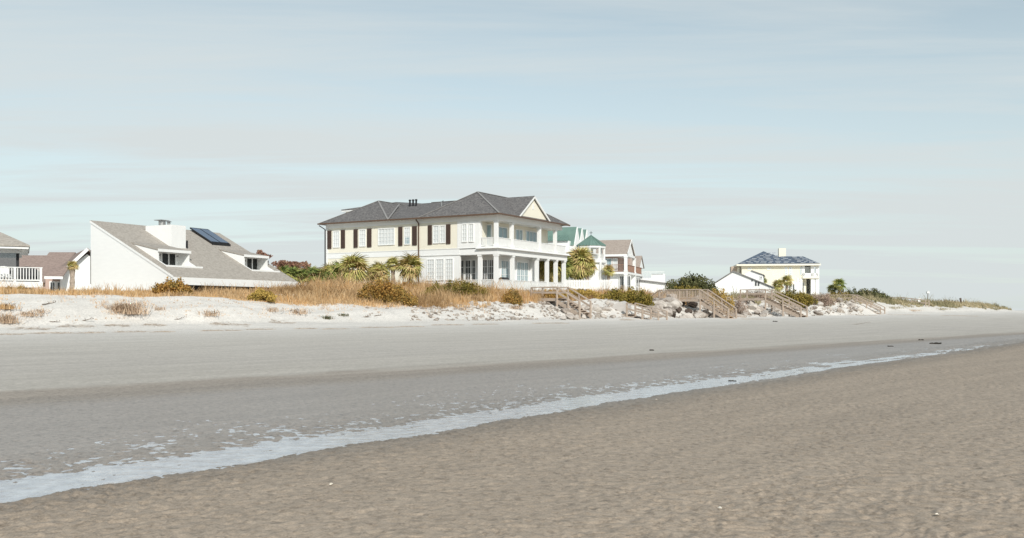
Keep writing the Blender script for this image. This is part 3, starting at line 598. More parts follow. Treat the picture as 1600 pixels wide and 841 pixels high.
MB().box(xp0,xp1,-1.38,-1.31,zp-.28,zp-.02).build('eave_board',M['white'],b_)
window(b_,'y',1.2,bf.fx(77,1.2),bf.fx(87,1.2),3.4,zp-.45,2,1,gm='glass'); window(b_,'y',1.2,bf.fx(88,1.2),bf.fx(95,1.2),2.6,zp-.45,1,1,gm='glass')
wf=Frame(28,112,3,0)
xr=wf.fx(118,0); z9=wf.fz(394,0,0); xs=wf.fx(77,0)
wgrp=MB()
x0=-8
fs=[[(x0,0,wf.fz(399,0,0)),(xs,0,wf.fz(399,0,0)),(xs,-6,wf.fz(399,0,0)-3.6),(x0,-6,wf.fz(399,0,0)-3.6)],[(xs,0,z9),(xr,0,z9),(xr,-6,z9-3.6),(xs,-6,z9-3.6)],
    [(x0,0,wf.fz(399,0,0)),(xs,0,wf.fz(399,0,0)),(xs,6,wf.fz(399,0,0)-3.6),(x0,6,wf.fz(399,0,0)-3.6)],[(xs,0,z9),(xr,0,z9),(xr,6,z9-3.6),(xs,6,z9-3.6)]]
mw=Matrix.Translation(Vector(wf.O))@Matrix.Rotation(wf.r,4,'Z'); ib=(Matrix.Translation(Vector(bf.O))@Matrix.Rotation(bf.r,4,'Z')).inverted()
tr=ib@mw
roofpoly(b_,[[tr@Vector(p) for p in f_] for f_ in fs],M['brown_shingle'],'wing_roof',.15)
wmb=MB().box(x0,xr,-5.4,5.4,2,z9-3.8); wmb.v=[tuple(tr@Vector(p)) for p in wmb.v]; wmb.build('wing_wall',M['pinksiding'],b_)

# far roof behind the palms
ff=Frame(480,150,0,0); fo=ff.thing('low_far_house','low far house with a flat grey roof behind the green palmettos','house')
zf=ff.fz(417,0,0); x0,x1=ff.fx(452),ff.fx(530)
roofpoly(fo,[[(x0,-3,zf-.4),(x1,-3,zf-.1),(x1,3,zf),(x0,3,zf-.25)]],M['slate_cap'],'roof',.2); box('wall',M['siding'],fo,x0+.5,x1-.5,-2.6,2.6,2,zf-.6)

# ================================================================ GREEN ROOF HOUSE with turret
ef=Frame(889,128,-21,0)
e_=ef.thing('green_roof_house','white house with green metal roof, pointed gables and open corner turret','house')
zg=ef.fz(357,0,0); zl=ef.fz(375,0,0); zb=3.0
xL=ef.fx(845,0)
# main roof: ridge parallel to x, slope facing the camera
roofpoly(e_,[[(xL-8,-.3,zl-.0),(0,-.3,zl),(-.9,3.0,zg),(xL-8,3.0,zg)],[(xL-8,9,zl-2),(.2,9,zl-2),(-.9,3.0,zg),(xL-8,3.0,zg)]],M['green_roof'],'roof',.12)
sm=MB()
for k in range(26):
    x=-.5-.42*k; sm.beam((x,-.3,zl+.03),(x-.0,3.0,zg+.03),.05,.05)
sm.build('roof_seams',M['green_roof'],e_)
box('wall',M['white'],e_,xL-8,0,0,13,zb,zl-.12)
# row of gables on the seaward side
for i,(ua,va) in enumerate(((890,356.5),(895.5,358.5),(901,360.5))):
    y=.8+2.3*i; za=ef.fz(va,0.2,y+1.2)
    MB().prism([(.0,y-.1,zl-1.5),(.0,y+2.3,zl-1.5),(.0,y+2.3,zl-.4),(.0,y+1.1,za+.1),(.0,y-.1,zl-.4)],(.62,0,0)).build('gable',M['white'],e_)
    roofpoly(e_,[[(.5,y-.25,zl-.6),(.5,y+1.1,za+.15),(-4,y+1.1,za+.15),(-4,y-.25,zl-.6)],[(.5,y+2.45,zl-.6),(.5,y+1.1,za+.15),(-4,y+1.1,za+.15),(-4,y+2.45,zl-.6)]],M['green_roof'],'gable_roof',.1)
    window(e_,'x',.63,y+.6,y+1.6,zl-3.4,zl-1.7,2,3,gm='glass_blue')
MB().box(0,1.3,0,11,zl-4.9,zl-4.7).box(1.0,1.3,0,11,zl-4.7,zl-4.2).build('balcony',M['white'],e_)
# turret
tf=Frame(923.5,124,-21,0); toff=ib2=(Matrix.Translation(Vector(ef.O))@Matrix.Rotation(ef.r,4,'Z')).inverted()
tcx,tcy,_=toff@Vector((*tf.w(0,0),0)); rT=1.92; zE=tf.fz(384.2); zA=tf.fz(368)
apx=(tcx,tcy,zA); pts=[(tcx+rT*math.cos(2*PI*k/8+.2),tcy+rT*math.sin(2*PI*k/8+.2),zE) for k in range(8)]
mb=MB()
for k in range(8): mb.prism([pts[k],pts[(k+1)%8],apx],(0,0,-.08))
to=mb.build('turret_roof',M['green_roof'],e_)
sm=MB()
for k in range(8):
    sm.beam(Vector(pts[k])+Vector((0,0,.04)),Vector(apx)+Vector((0,0,.04)),.07,.06)
    for j in (1/3,2/3):
        p=Vector(pts[k]).lerp(Vector(pts[(k+1)%8]),j); sm.beam(p+Vector((0,0,.03)),p.lerp(Vector(apx),.75)+Vector((0,0,.03)),.04,.04)
sm.build('roof_seams',M['green_roof'],to)
MB().cyl(apx,(apx[0],apx[1],zA+.55),.03).box(apx[0]-.2,apx[0]+.2,apx[1]-.02,apx[1]+.02,zA+.3,zA+.36).build('weather_vane',M['black'],to)
mb=MB(); mb2=MB(); r2=rT-.22
rim=[(tcx+(rT-.06)*math.cos(2*PI*k/8+.2),tcy+(rT-.06)*math.sin(2*PI*k/8+.2),zE-.08) for k in range(8)]
mb.prism(rim,(0,0,-.25)); zR=tf.fz(401); zB=tf.fz(407)
fl=[(tcx+(rT+.1)*math.cos(2*PI*k/8+.2),tcy+(rT+.1)*math.sin(2*PI*k/8+.2),zB) for k in range(8)]; mb.prism(fl,(0,0,-.35)); mb.build('turret_band',M['white'],e_)
for k in range(8):
    a_=2*PI*k/8+.2; p=(tcx+r2*math.cos(a_),tcy+r2*math.sin(a_)); box('turret_post',M['white'],e_,p[0]-.11,p[0]+.11,p[1]-.11,p[1]+.11,zB,zE-.33)
for k in range(8):
    a0=2*PI*k/8+.2; a1=2*PI*(k+1)/8+.2; rail(e_,(tcx+r2*math.cos(a0),tcy+r2*math.sin(a0),zB),(tcx+r2*math.cos(a1),tcy+r2*math.sin(a1),zB),zR-zB+.25,.16,name='turret_railing')
mb=MB(); bd=[(tcx+r2*math.cos(2*PI*k/8+.2),tcy+r2*math.sin(2*PI*k/8+.2),zb) for k in range(8)]; mb.prism(bd,(0,0,zB-.36-zb)); mb.build('turret_base',M['white'],e_)
for k in range(8):
    a_=2*PI*k/8+.2; p=(tcx+(r2+.2)*math.cos(a_),tcy+(r2+.2)*math.sin(a_)); box('column',M['white'],e_,p[0]-.13,p[0]+.13,p[1]-.13,p[1]+.13,zb,zB-.36)
# link building between gables and turret, porch roof
MB().box(-6,tcx-1.0,tcy-.3,tcy+7,zb,zB-.2).box(-3,tcx,tcy,tcy+6,zB-.2,zB+1.0).build('link_wall',M['white'],e_)

# garden fence of white pickets in front of it
pf=Frame(855,116,-6,0)
fn=pf.thing('picket_fence','white picket fence between the big cream house and the turret house','fence')
z0f,z1f=pf.fz(452,0,0),pf.fz(437.5,0,0); xe_=pf.fx(962,0)
MB().box(0,xe_,0,.06,z0f+.15,z0f+.25).box(0,xe_,0,.06,z1f-.22,z1f-.12).build('fence_rail',M['white'],fn)
pk=MB().box(-.08,.08,-.03,0,z0f,z1f-.06).prism([(-.08,-.03,z1f-.06),(.08,-.03,z1f-.06),(0,-.03,z1f+.03)],(0,.03,0)).me('picket',M['white'])
n=int(xe_/.2)
for k in range(n): o=mesh_obj('picket',pk,fn); o.location=(.1+k*.2,-.002,0)

# ================================================================ ROSE HOUSE
rf=Frame(983,150,-18,0)
r_=rf.thing('rose_house','tan roofed house with rose shingle walls, white columns and brown balcony rails','house')
zr1=rf.fz(374.6,0,0); x0=rf.fx(930); ze1=rf.fz(396,0,-3); 
roofpoly(r_,[[(x0-3,-3.2,ze1),(.4,-3.2,ze1),(.4,0,zr1),(x0-3,0,zr1)],[(x0-3,3.2,ze1),(.4,3.2,ze1),(.4,0,zr1),(x0-3,0,zr1)]],M['tan_shingle'])
MB().prism([(0,-2.9,ze1-.1),(0,2.9,ze1-.1),(0,0,zr1-.35)],(.15,0,0)).build('gable_wall',M['white'],r_)
MB().beam((.42,-3.2,ze1-.08),(.42,0,zr1-.12),.08,.28).beam((.42,3.2,ze1-.08),(.42,0,zr1-.12),.08,.28).build('barge_board',M['white'],r_)
MB().box(x0-3,.3,-3.3,3.3,ze1-.45,ze1-.13).build('eave_board',M['white'],r_)
zd=rf.fz(424.5,0,-3); 
box('upper_wall',M['pinksiding'],r_,x0-3,-1.6,-2.4,3,zd,ze1-.46)
box('lower_wall',M['white'],r_,x0-3,-1.2,-2.4,3,2.8,zd-.3)
window(r_,'y',-2.4,rf.fx(944,-2.4),rf.fx(956,-2.4),zd+.1,ze1-.7,2,1,gm='glass_blue'); window(r_,'y',-2.4,rf.fx(957,-2.4),rf.fx(965,-2.4),zd+.1,ze1-.7,1,1,gm='shade')
MB().box(x0-2,.4,-3.3,9.8,zd-.35,zd-.05).build('balcony_floor',M['white'],r_)
y2=rf.fy(990,0); y3=rf.fy(1000.5,0); y4=rf.fy(1004,0)
for y in (-3.1,y2): column(r_,.1,y,.45,zd-.05,ze1-.45); 
for y in (-3.1,y2,y3+.5): column(r_,.1,y,.45,2.8,zd-.35)
box('rear_wall',M['pinksiding'],r_,-3,-1.55,3.0,y4,2.8,rf.fz(400,0,y3)-.1)
ya2,yb2=3.6,y4+1; za2=rf.fz(399.8,0,y3); zz=rf.fz(418,0,y3)
roofpoly(r_,[[(.3,y3-2.2,zz),(.3,y3,za2),(-8,y3,za2),(-8,y3-2.2,zz)],[(.3,y3+2.2,zz),(.3,y3,za2),(-8,y3,za2),(-8,y3+2.2,zz)]],M['tan_shingle'],'rear_roof')
MB().prism([(0,y3-2.0,zz-.1),(0,y3+2.0,zz-.1),(0,y3,za2-.3)],(.15,0,0)).build('rear_gable',M['white'],r_)
for p,q in (((x0+2,-3.2),(-.2,-3.2)),((.2,-2.8),(.2,y2-.3)),((.2,y2+.3),(.2,y3))): rail(r_,(*p,zd-.04),(*q,zd-.04),1.1,.18,M['railwood'],name='balcony_railing')
for a_,c_ in ((968,975),(979,986),(991,1000.5)):
    if a_<980: window(r_,'y',-2.4,rf.fx(a_,-2.4),rf.fx(c_,-2.4),3.9,zd-.6,2,2,gm='glass')
window(r_,'x',-1.2,rf.fy(979,-1.2),rf.fy(986,-1.2),3.9,zd-.6,2,2,gm='glass'); window(r_,'x',.1,rf.fy(990.5,.1),rf.fy(1000.5,.1),3.9,zd-.55,3,2,gm='glass',cas=.15,bar=.12)
box('side_wall',M['white'],r_,-1.6,.08,rf.fy(989.5,.1),rf.fy(1001.5,.1),2.8,zd-.36)

# ================================================================ LOW WHITE HOUSE with roof terrace
lf=Frame(1006,158,-10,0)
l_=lf.thing('terrace_house','low white building with a railed roof terrace beside the rose house','house')
xa=lf.fx(1047); MB().prism([(-4,0,2.5),(xa,0,2.5),(xa,0,lf.fz(444.5,xa)),(-4,0,lf.fz(434,0))],(0,8,0)).build('wall',M['white'],l_)
roofpoly(l_,[[(-4.2,-.4,lf.fz(434,0)+.15),(xa+.3,-.4,lf.fz(444.5,xa)+.15),(xa+.3,8,lf.fz(444.5,xa)+.15),(-4.2,8,lf.fz(434,0)+.15)]],M['slate_cap'],'roof',.15)
box('upper_room',M['white'],l_,lf.fx(1018,2),lf.fx(1039,2),2,7,5,lf.fz(428,2,2))
tz=lf.fz(436,0,1.5); rail(l_,(lf.fx(1000,1.5),1.5,tz),(lf.fx(1038,1.5),1.5,tz),lf.fz(425,0,1.5)-tz,.2,M['white'],name='terrace_railing'); box('terrace_floor',M['white'],l_,lf.fx(1000,1.5),lf.fx(1039,1.5),1.3,6,4.6,tz)

# ================================================================ WHITE GABLE COTTAGE
gf=Frame(1146,140,-16,0)
g_=gf.thing('white_cottage','small white cottage with low gable and three tiny windows before the yellow house','house')
za=gf.fz(424.3); xl=gf.fx(1112); xr=gf.fx(1207); zl_=gf.fz(446.5,xl); zrr=gf.fz(449.5,xr)
MB().prism([(xl,0,2.4),(xr,0,2.4),(xr,0,zrr),(0,0,za),(xl,0,zl_)],(0,9,0)).build('wall',M['siding'],g_)
roofpoly(g_,[[(0,-.25,za+.12),(xr+.2,-.25,zrr+.1),(xr+.2,9,zrr+.1),(0,9,za+.12)],[(0,-.25,za+.12),(xl-.2,-.25,zl_+.1),(xl-.2,9,zl_+.1),(0,9,za+.12)]],M['slate_cap'],'roof',.12)
for ua,ub,va,vb in ((1174,1176,437.3,440),(1179.7,1182.3,440,447),(1184,1186.5,441,447)): 
    z_a,z_b=gf.fz(va),gf.fz(vb); box('window',M['glass'],g_,gf.fx(ua),gf.fx(ub),-.05,.02,z_b,z_a)
x1_,x2_,x3_=gf.fx(1164,3),gf.fx(1174,3),gf.fx(1192,3)
MB().prism([(x1_,3,3),(x3_,3,3),(x3_,3,gf.fz(430.5,x3_,3)),(x2_,3,gf.fz(423.2,x2_,3)),(x1_,3,gf.fz(428,x1_,3))],(0,7,0)).build('rear_gable',M['siding'],g_)
roofpoly(g_,[[(x2_,2.8,gf.fz(423,x2_,3)+.1),(x3_+.2,2.8,gf.fz(430.3,x3_,3)+.1),(x3_+.2,10,gf.fz(430.3,x3_,3)+.1),(x2_,10,gf.fz(423,x2_,3)+.1)]],M['slate_cap'],'rear_roof',.12)
window(g_,'y',3,gf.fx(1187,3),gf.fx(1191.3,3),gf.fz(437,x3_,3),gf.fz(431,x3_,3),1,1,gm='glass',cas=.12)

# ================================================================ YELLOW HOUSE with blue tile roof
yf=Frame(1279,188,-8,0)
y_=yf.thing('yellow_house','pale yellow house with blue grey tile hip roof, chimney and seaward balconies','house')
fx,fy,fz=yf.fx,yf.fy,yf.fz
xl=fx(1156); ze=fz(412.5); xw1=fx(1253.5)
box('wall',M['cream2'],y_,xl+.4,xw1,0,14,3,ze-.1)
px_=fx(1205,6); pz=fz(392.6,px_,6); p2x=fx(1255,6); p2z=fz(400.8,p2x,6)
tiles=[]
A_p=(px_,6,pz); B_p=(p2x,6,p2z)
q1=[(xl-.6,-.7,ze),(fx(1281),-.7,ze),B_p,(px_+1.9,6,p2z+.0),A_p]
faces=[[(xl-.6,-.7,ze),(fx(1281),-.7,ze),(p2x,6,p2z),(fx(1222,6),6,p2z+.05)],[(fx(1281),-.7,ze),(fx(1281),13,ze),(p2x,6,p2z)],[(xl-.6,13,ze),(fx(1281),13,ze),(p2x,6,p2z),(fx(1222,6),6,p2z+.05)]]
ro=roofpoly(y_,faces,M['blue_tile'],'roof',.2)
cxp=px_; hip(y_,xl-.65,fx(1248,-.7),-.75,13.1,6,6.2,ze+.02,pz,M['blue_tile'],None,.2,'tower_roof')
# pale tile courses: real strips standing on the slopes
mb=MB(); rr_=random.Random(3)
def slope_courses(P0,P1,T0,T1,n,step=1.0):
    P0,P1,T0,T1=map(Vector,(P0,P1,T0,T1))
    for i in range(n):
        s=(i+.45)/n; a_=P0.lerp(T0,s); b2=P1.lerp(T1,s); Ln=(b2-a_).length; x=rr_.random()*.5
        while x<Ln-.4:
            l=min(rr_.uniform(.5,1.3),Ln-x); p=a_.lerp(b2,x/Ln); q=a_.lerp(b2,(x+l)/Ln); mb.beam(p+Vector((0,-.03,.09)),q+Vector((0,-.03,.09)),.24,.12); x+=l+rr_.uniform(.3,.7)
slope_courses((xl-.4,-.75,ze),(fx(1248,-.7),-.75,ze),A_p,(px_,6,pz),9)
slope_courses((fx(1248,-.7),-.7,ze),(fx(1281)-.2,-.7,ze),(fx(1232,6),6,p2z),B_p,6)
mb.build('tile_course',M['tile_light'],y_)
MB().box(xl-.7,fx(1281.5),-.85,13,ze-.32,ze-.0).build('eave_board',M['cream'],y_)
box('chimney',M['cream'],y_,fx(1217,8),fx(1228,8),8,9.4,ze,fz(388,fx(1222,8),8))
MB().box(fx(1178,4),fx(1186,4),4,4.6,ze+1,fz(399.5,fx(1182,4),4)).build('roof_vent',M['steel'],y_)
box('side_porch',M['wood'],y_,fx(1142.5,2),fx(1151.5,2),2,5,3,fz(416.5,fx(1147,2),2))
for a_,c_ in ((1226,1230.2),(1233,1237.4)): window(y_,'y',0,fx(a_),fx(c_),fz(430,fx(a_)),fz(417.5,fx(a_)),2,3,gm='glass_blue',cas=.12,bar=.1)
window(y_,'y',0,fx(1249.8),fx(1252.9),fz(430,xw1),fz(417,xw1),1,3,gm='glass_blue')
for a_ in (1168,1198): window(y_,'y',0,fx(a_),fx(a_+6),fz(422,fx(a_)),fz(418.5,fx(a_)),2,1,gm='shade')
# balcony block
zf1=fz(434.5,xw1); MB().box(xw1,fx(1279.6),-.4,12,zf1-.1,zf1+.3).build('balcony',M['cream'],y_); box('balcony_parapet',M['white'],y_,xw1,fx(1278.6),0,.3,zf1+.3,zf1+.95)
box('balcony_pane',M['shade'],y_,fx(1255.5,1),fx(1268.5,1),1,1.05,zf1+.3,fz(416.2,xw1,1)); MB().box(fx(1254.5,.9),fx(1269,.9),.85,.99,fz(417,xw1,1),fz(416,xw1,1)).box(fx(1268.3,.9),fx(1269.6,.9),.85,.99,zf1+.9,fz(417,xw1,1)).build('balcony_frame',M['black'],y_)
MB().box(xw1,fx(1279),0,12,fz(415.5,xw1),ze-.33).build('balcony_beam',M['cream'],y_)
for u_ in (1255,1269.5,1277.5): box('column',M['white'],y_,fx(u_)-.3,fx(u_)+.3,0,.5,zf1+.3,fz(415.5,xw1))
for u_ in (1248,1251,1270,1277): box('lower_column',M['white'],y_,fx(u_)-.35,fx(u_)+.35,-.1,.5,3,zf1-.1)
box('lower_wall',M['cream2'],y_,xw1,fx(1262),1.5,12,3,zf1-.1); MB().box(fx(1271),fx(1279),3,12,3,zf1-.1).build('lower_side_wall',M['white'],y_)
window(y_,'y',1.5,fx(1252.5,1.5),fx(1256.5,1.5),3.4,zf1-.8,1,1,gm='glass'); window(y_,'x',fx(1253.6),1.0,9,zf1+.5,ze-1.1,3,1,gm='glass_blue')
box('low_annex',M['white'],y_,fx(1217),fx(1246),-2.5,0,3,fz(442,fx(1230)))
for a_ in (1226,1232,1238): window(y_,'y',-2.5,fx(a_,-2.5),fx(a_+4,-2.5),3.6,fz(444,fx(a_)),1,1,gm='glass')

# ================================================================ WALKOVERS
W_rot=math.degrees(math.atan2(-.673,.74))
def walkover(u,Y,zdeck,length,run,label,zfoot=None,width=1.5,style='picket',fresh=False,landing=None,ramp=0,railh=1.05,deckrail=True):
    fr=Frame(u,Y,W_rot,0); t=fr.thing('beach_walkover',label,'boardwalk',group='wooden beach walkovers along the dune')
    # local +x seaward; deck -length..0 ; stairs 0..run ; y 0 (near side is -y? camera sees -y side)
    X1,Y1=fr.w(run,0); zf=Hs(X1,Y1)+.02 if zfoot is None else zfoot
    wm=M['wood']; y0,y1=-width/2,width/2
    pl=MB().box(0,.135,y0,y1,-.04,0).me('deck_plank',wm); k=0; x=-length
    while x<-.05:
        o=mesh_obj('deck_plank',pl,t); o.location=(x,0,zdeck+random.uniform(-.004,.004)); x+=.15
    MB().box(-length,0,y0-.05,y0,zdeck-.28,zdeck-.01).box(-length,0,y1,y1+.05,zdeck-.28,zdeck-.01).build('joist',wm,t)
    n=max(3,int((zdeck-zf)/.19)); dx=run/n; dz_=(zdeck-zf)/n
    tm=MB().box(0,dx*1.05,y0+.05,y1-.05,-.05,0).me('tread',M['wood_fresh'] if fresh else wm)
    for i in range(n):
        o=mesh_obj('tread',tm,t); o.location=(i*dx,0,zdeck-(i+1)*dz_+.02)
    for y in (y0,y1): MB().beam((0,y,zdeck-.36),(run,y,zf-.28),.09,.34).build('stringer',wm,t)
    pm={}
    def post(x,y,zt,zb): MB().box(x-.07,x+.07,y-.07,y+.07,zb,zt).build('post',wm,t)
    xs_=list(np.linspace(-length,0,max(2,int(length/2)+1)))
    for y in (y0-.08,y1+.08):
        for x in (xs_ if deckrail else xs_[-1:]): post(x,y,zdeck+railh,Hs(*fr.w(x,y))-.3)
        for s in (.5,1.0): post(run*s,y,zdeck-(zdeck-zf)*s+railh,min(zdeck-(zdeck-zf)*s,Hs(*fr.w(run*s,y)))-.3)
        segs=[((-length,y,zdeck),(0,y,zdeck)),((0,y,zdeck),(run,y,zf))][0 if deckrail else 1:]
        if ramp: 
            segs.append(((-length-ramp,y,zdeck-ramp*.6),(-length,y,zdeck))); post(-length-ramp,y,zdeck-ramp*.6+railh,Hs(*fr.w(-length-ramp,y))-.3)
        for p,q in segs:
            p=Vector(p);q=Vector(q);up=Vector((0,0,1))
            MB().beam(p+up*(railh),q+up*(railh),.17,.09).build('handrail',wm,t)
            if style=='picket':
                MB().beam(p+up*.12,q+up*.12,.06,.09).build('bottom_rail',wm,t)
                nn=int((q-p).length/.19); bm=MB().box(-.022,.022,-.022,.022,.1,railh-.02).me('baluster',wm)
                for i in range(1,nn): o=mesh_obj('baluster',bm,t); o.location=p.lerp(q,i/nn)
            else:
                MB().beam(p+up*.55,q+up*.55,.06,.17).build('middle_rail',wm,t)
    return t
# 1 below the cream house, 2 buried lower flight, 3 picket walkover, 4 and 5 plain, 6 far
walkover(879,91,2.85,3.2,2.7,'weathered wooden stairs with open rails running down below the cream house',style='open',zfoot=1.5)
walkover(986,95,1.32,4.0,3.7,'low half buried wooden landing with a short railed flight, right of first stairs',style='open',zfoot=.5,width=1.3,railh=1.1,deckrail=False)
walkover(1100,106,2.95,5.3,3.5,'walkover with closely spaced balusters and yellow treads over the riprap boulders',style='picket',fresh=True,ramp=1.8)
walkover(1201,118,3.2,3.4,4.6,'long plank stairs with open rails in front of the white cottage',style='open',zfoot=1.1)
walkover(1336,146,3.0,5,4.2,'small faded wooden stairs with open rails beyond the yellow house',style='open')
walkover(1406,166,2.9,5,4.6,'farthest faded wooden beach stairs beside the low grassy dune',style='open')

# ================================================================ BOULDERS
def rock_mesh(seed,flat=.7):
    import bmesh
    bm=bmesh.new(); bmesh.ops.create_icosphere(bm,subdivisions=3,radius=1); r_=random.Random(seed)
    planes=[(Vector((r_.uniform(-1,1),r_.uniform(-1,1),r_.uniform(-1,1))).normalized(),r_.uniform(.38,.8)) for _ in range(11)]
    for v in bm.verts:
        p=v.co
        for n_,d_ in planes:
            k=p.dot(n_)-d_
            if k>0: p=p-n_*k*.97
        p=p*(1+.05*math.sin(p.x*9+seed)*math.sin(p.y*8)); v.co=Vector((p.x*r_.choice((1,1,1)),p.y*.8,p.z*flat))
    me=bpy.data.meshes.new('boulder'); bm.to_mesh(me); bm.free(); me.materials.append(M['rock']); return me
RM=[rock_mesh(i,.55+.05*(i%5)) for i in range(14)]
LM=[(640,'the bank below the tall palm by the downpipe'),(670,'the bank below the left of the olive hedge'),(705,'the bank below the middle of the olive hedge'),(740,'the bank below the right of the olive hedge'),(775,'the bank just left of the small round bush'),(805,'the bank below the small round bush'),(840,'the bank left of first stairs'),(875,'the bank at the head of the first stairs'),(905,'the foot of the first wooden stairs'),(940,'the gap between first stairs and low landing'),(970,'the back of the low buried landing'),(1000,'the rails of the low buried landing'),(1025,'the ramp end of the baluster walkover'),(1045,'the left deck post of the baluster walkover'),(1065,'the middle of the baluster walkover deck'),(1085,'the right deck end of the baluster walkover'),(1110,'the upper baluster stairs'),(1135,'the lower baluster stairs'),(1158,'the space right of the baluster stairs'),(1180,'the left of the plank stairs deck'),(1205,'the upper plank stairs'),(1230,'the lower plank stairs'),(1255,'the bank left of the grey brown shrub'),(1280,'the bank under the grey brown shrub'),(1305,'the bank left of the small faded stairs'),(1335,'the underside of the small faded stairs')]
used_l={}
def rock_label(u,dq,size):
    lm=min(LM,key=lambda a:abs(a[0]-u))[1]
    sz='small' if size<.3 else 'middling' if size<.5 else 'large' if size<.8 else 'huge'
    row='low' if dq<2.8 else 'halfway up' if dq<5 else 'high'
    base=f'{sz} pale boulder {row} at {lm}'; k=used_l.get(base,0); used_l[base]=k+1
    if k: base=base.replace('pale boulder',('pale boulder','flat boulder','second boulder','tilted boulder','squat boulder','rounded boulder','blunt boulder','cracked boulder','wedged boulder')[min(k,8)])
    return base
rk=random.Random(5)
def add_rock(u,dq,size,dark=False):
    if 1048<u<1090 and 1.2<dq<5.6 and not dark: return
    k=(u-800)/F0; q=53.3+dq; Yv=q/(NY+NX*k); x=k*Yv; y=Yv
    o=mesh_obj('boulder',rk.choice(RM)); o.location=(x,y,Hs(x,y)+size*.28); o.scale=(size*rk.uniform(.8,1.3),size*rk.uniform(.8,1.2),size*rk.uniform(.7,1.1)); o.rotation_euler=(rk.uniform(-.5,.5),rk.uniform(-.5,.5),rk.uniform(0,6.3))
    tag(o,rock_label(u,dq,size),'boulder','riprap boulders along the dune foot')
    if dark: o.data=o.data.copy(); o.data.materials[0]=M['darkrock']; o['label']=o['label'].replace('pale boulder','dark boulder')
    return o
for i in range(50): add_rock(870-rk.random()**1.7*235,rk.uniform(1.8,6),rk.uniform(.18,.42))
for i in range(26): add_rock(rk.uniform(880,960),rk.uniform(.8,5.5),rk.uniform(.3,.65))
for i in range(46): add_rock(rk.uniform(1018,1095),rk.uniform(.9,7.5),rk.uniform(.55,1.25))
for i in range(40): add_rock(rk.uniform(1095,1165),rk.uniform(1,7.5),rk.uniform(.5,1.15))
for i in range(64): add_rock(rk.uniform(1160,1245),rk.uniform(2,8.5),rk.uniform(.45,1.05))
for i in range(52): add_rock(rk.uniform(1240,1345),rk.uniform(2.5,8.5),rk.uniform(.35,.85))
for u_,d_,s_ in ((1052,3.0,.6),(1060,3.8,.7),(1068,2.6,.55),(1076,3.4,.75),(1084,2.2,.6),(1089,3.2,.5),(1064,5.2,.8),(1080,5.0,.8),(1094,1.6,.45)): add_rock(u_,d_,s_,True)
# small rubble between the boulders, too many and too small to pick apart
import bmesh
rub=[];rf_=[];q_r=np.random.default_rng(8)
ico=bmesh.new(); bmesh.ops.create_icosphere(ico,subdivisions=1,radius=1); iv=np.array([v.co[:] for v in ico.verts]); iff=np.array([[v.index for v in f.verts] for f in ico.faces]); ico.free()
for i in range(1500):
    u=q_r.uniform(560,1350); dq=q_r.uniform(1.2,6.5); k=(u-800)/F0; Yv=(53.3+dq)/(NY+NX*k); x=k*Yv
    if u<640 and q_r.random()<.9: continue
    if u<760 and q_r.random()<.45: continue
    sz=q_r.uniform(.05,.17); P=iv*(1+.25*q_r.normal(size=(len(iv),1)))*np.array((1,.8,.6))*sz; rub.append(P+np.array((x,Yv,Hs(x,Yv)+sz*.2))); rf_.append(iff+len(iv)*(len(rub)-1))
o=mesh_obj('rubble',npmesh('rubble',np.concatenate(rub),np.concatenate(rf_),M['rock'])); tag(o,'small loose stones scattered over the bank between the boulders','rubble',kind='stuff')
o=mesh_obj('concrete_slab',None) if False else MB().prism([(-.9,0,0),(.8,0,-.1),(.9,0,.8),(.2,0,1.2),(-.5,0,.9)],(.2,1.3,.1)).build('concrete_slab',M['concrete'])
k=(966-800)/F0; Yv=56.6/(NY+NX*k); o.location=(k*Yv,Yv,Hs(k*Yv,Yv)-.25); o.rotation_euler=(0,0,-.3); tag(o,'angular pale concrete block behind the post of the buried landing','concrete block')

# ================================================================ VEGETATION
def cloud(lobes,n,size,seed=0,aspect=.6,up=0):
    r_=np.random.default_rng(seed); V=[];vol=np.array([l[3]*l[4]*l[5] for l in lobes])**.66; pick=r_.choice(len(lobes),n,p=vol/vol.sum()); Lb=np.array(lobes)[pick]
    d=r_.normal(size=(n,3)); d/=np.linalg.norm(d,axis=1)[:,None]; rad=r_.random(n)**.33
    rad*= .8+.35*r_.random(n)
    C=Lb[:,:3]+d*rad[:,None]*Lb[:,3:6]
    a=r_.normal(size=(n,3)); a[:,2]=np.abs(a[:,2])*(1+up); a/=np.linalg.norm(a,axis=1)[:,None]; b2=np.cross(a,r_.normal(size=(n,3))); b2/=np.linalg.norm(b2,axis=1)[:,None]
    s=size*(.6+.8*r_.random(n))[:,None]
    P=np.stack([C-a*s,C+b2*s*aspect,C+a*s,C-b2*s*aspect],1).reshape(-1,3)
    F_=np.arange(4*n).reshape(-1,4)
    # clump-coherent tone plus scatter
    rn=np.clip(.55*vnoise(C[:,0]*1.3+C[:,1]*.7,C[:,2]*1.7+C[:,1],seed)+.45*r_.random(n),0,1)
    return P,F_,rn
def at(u,Y,off=0): x=(u-800)/F0*Y; return x,Y,Hs(x,Y)
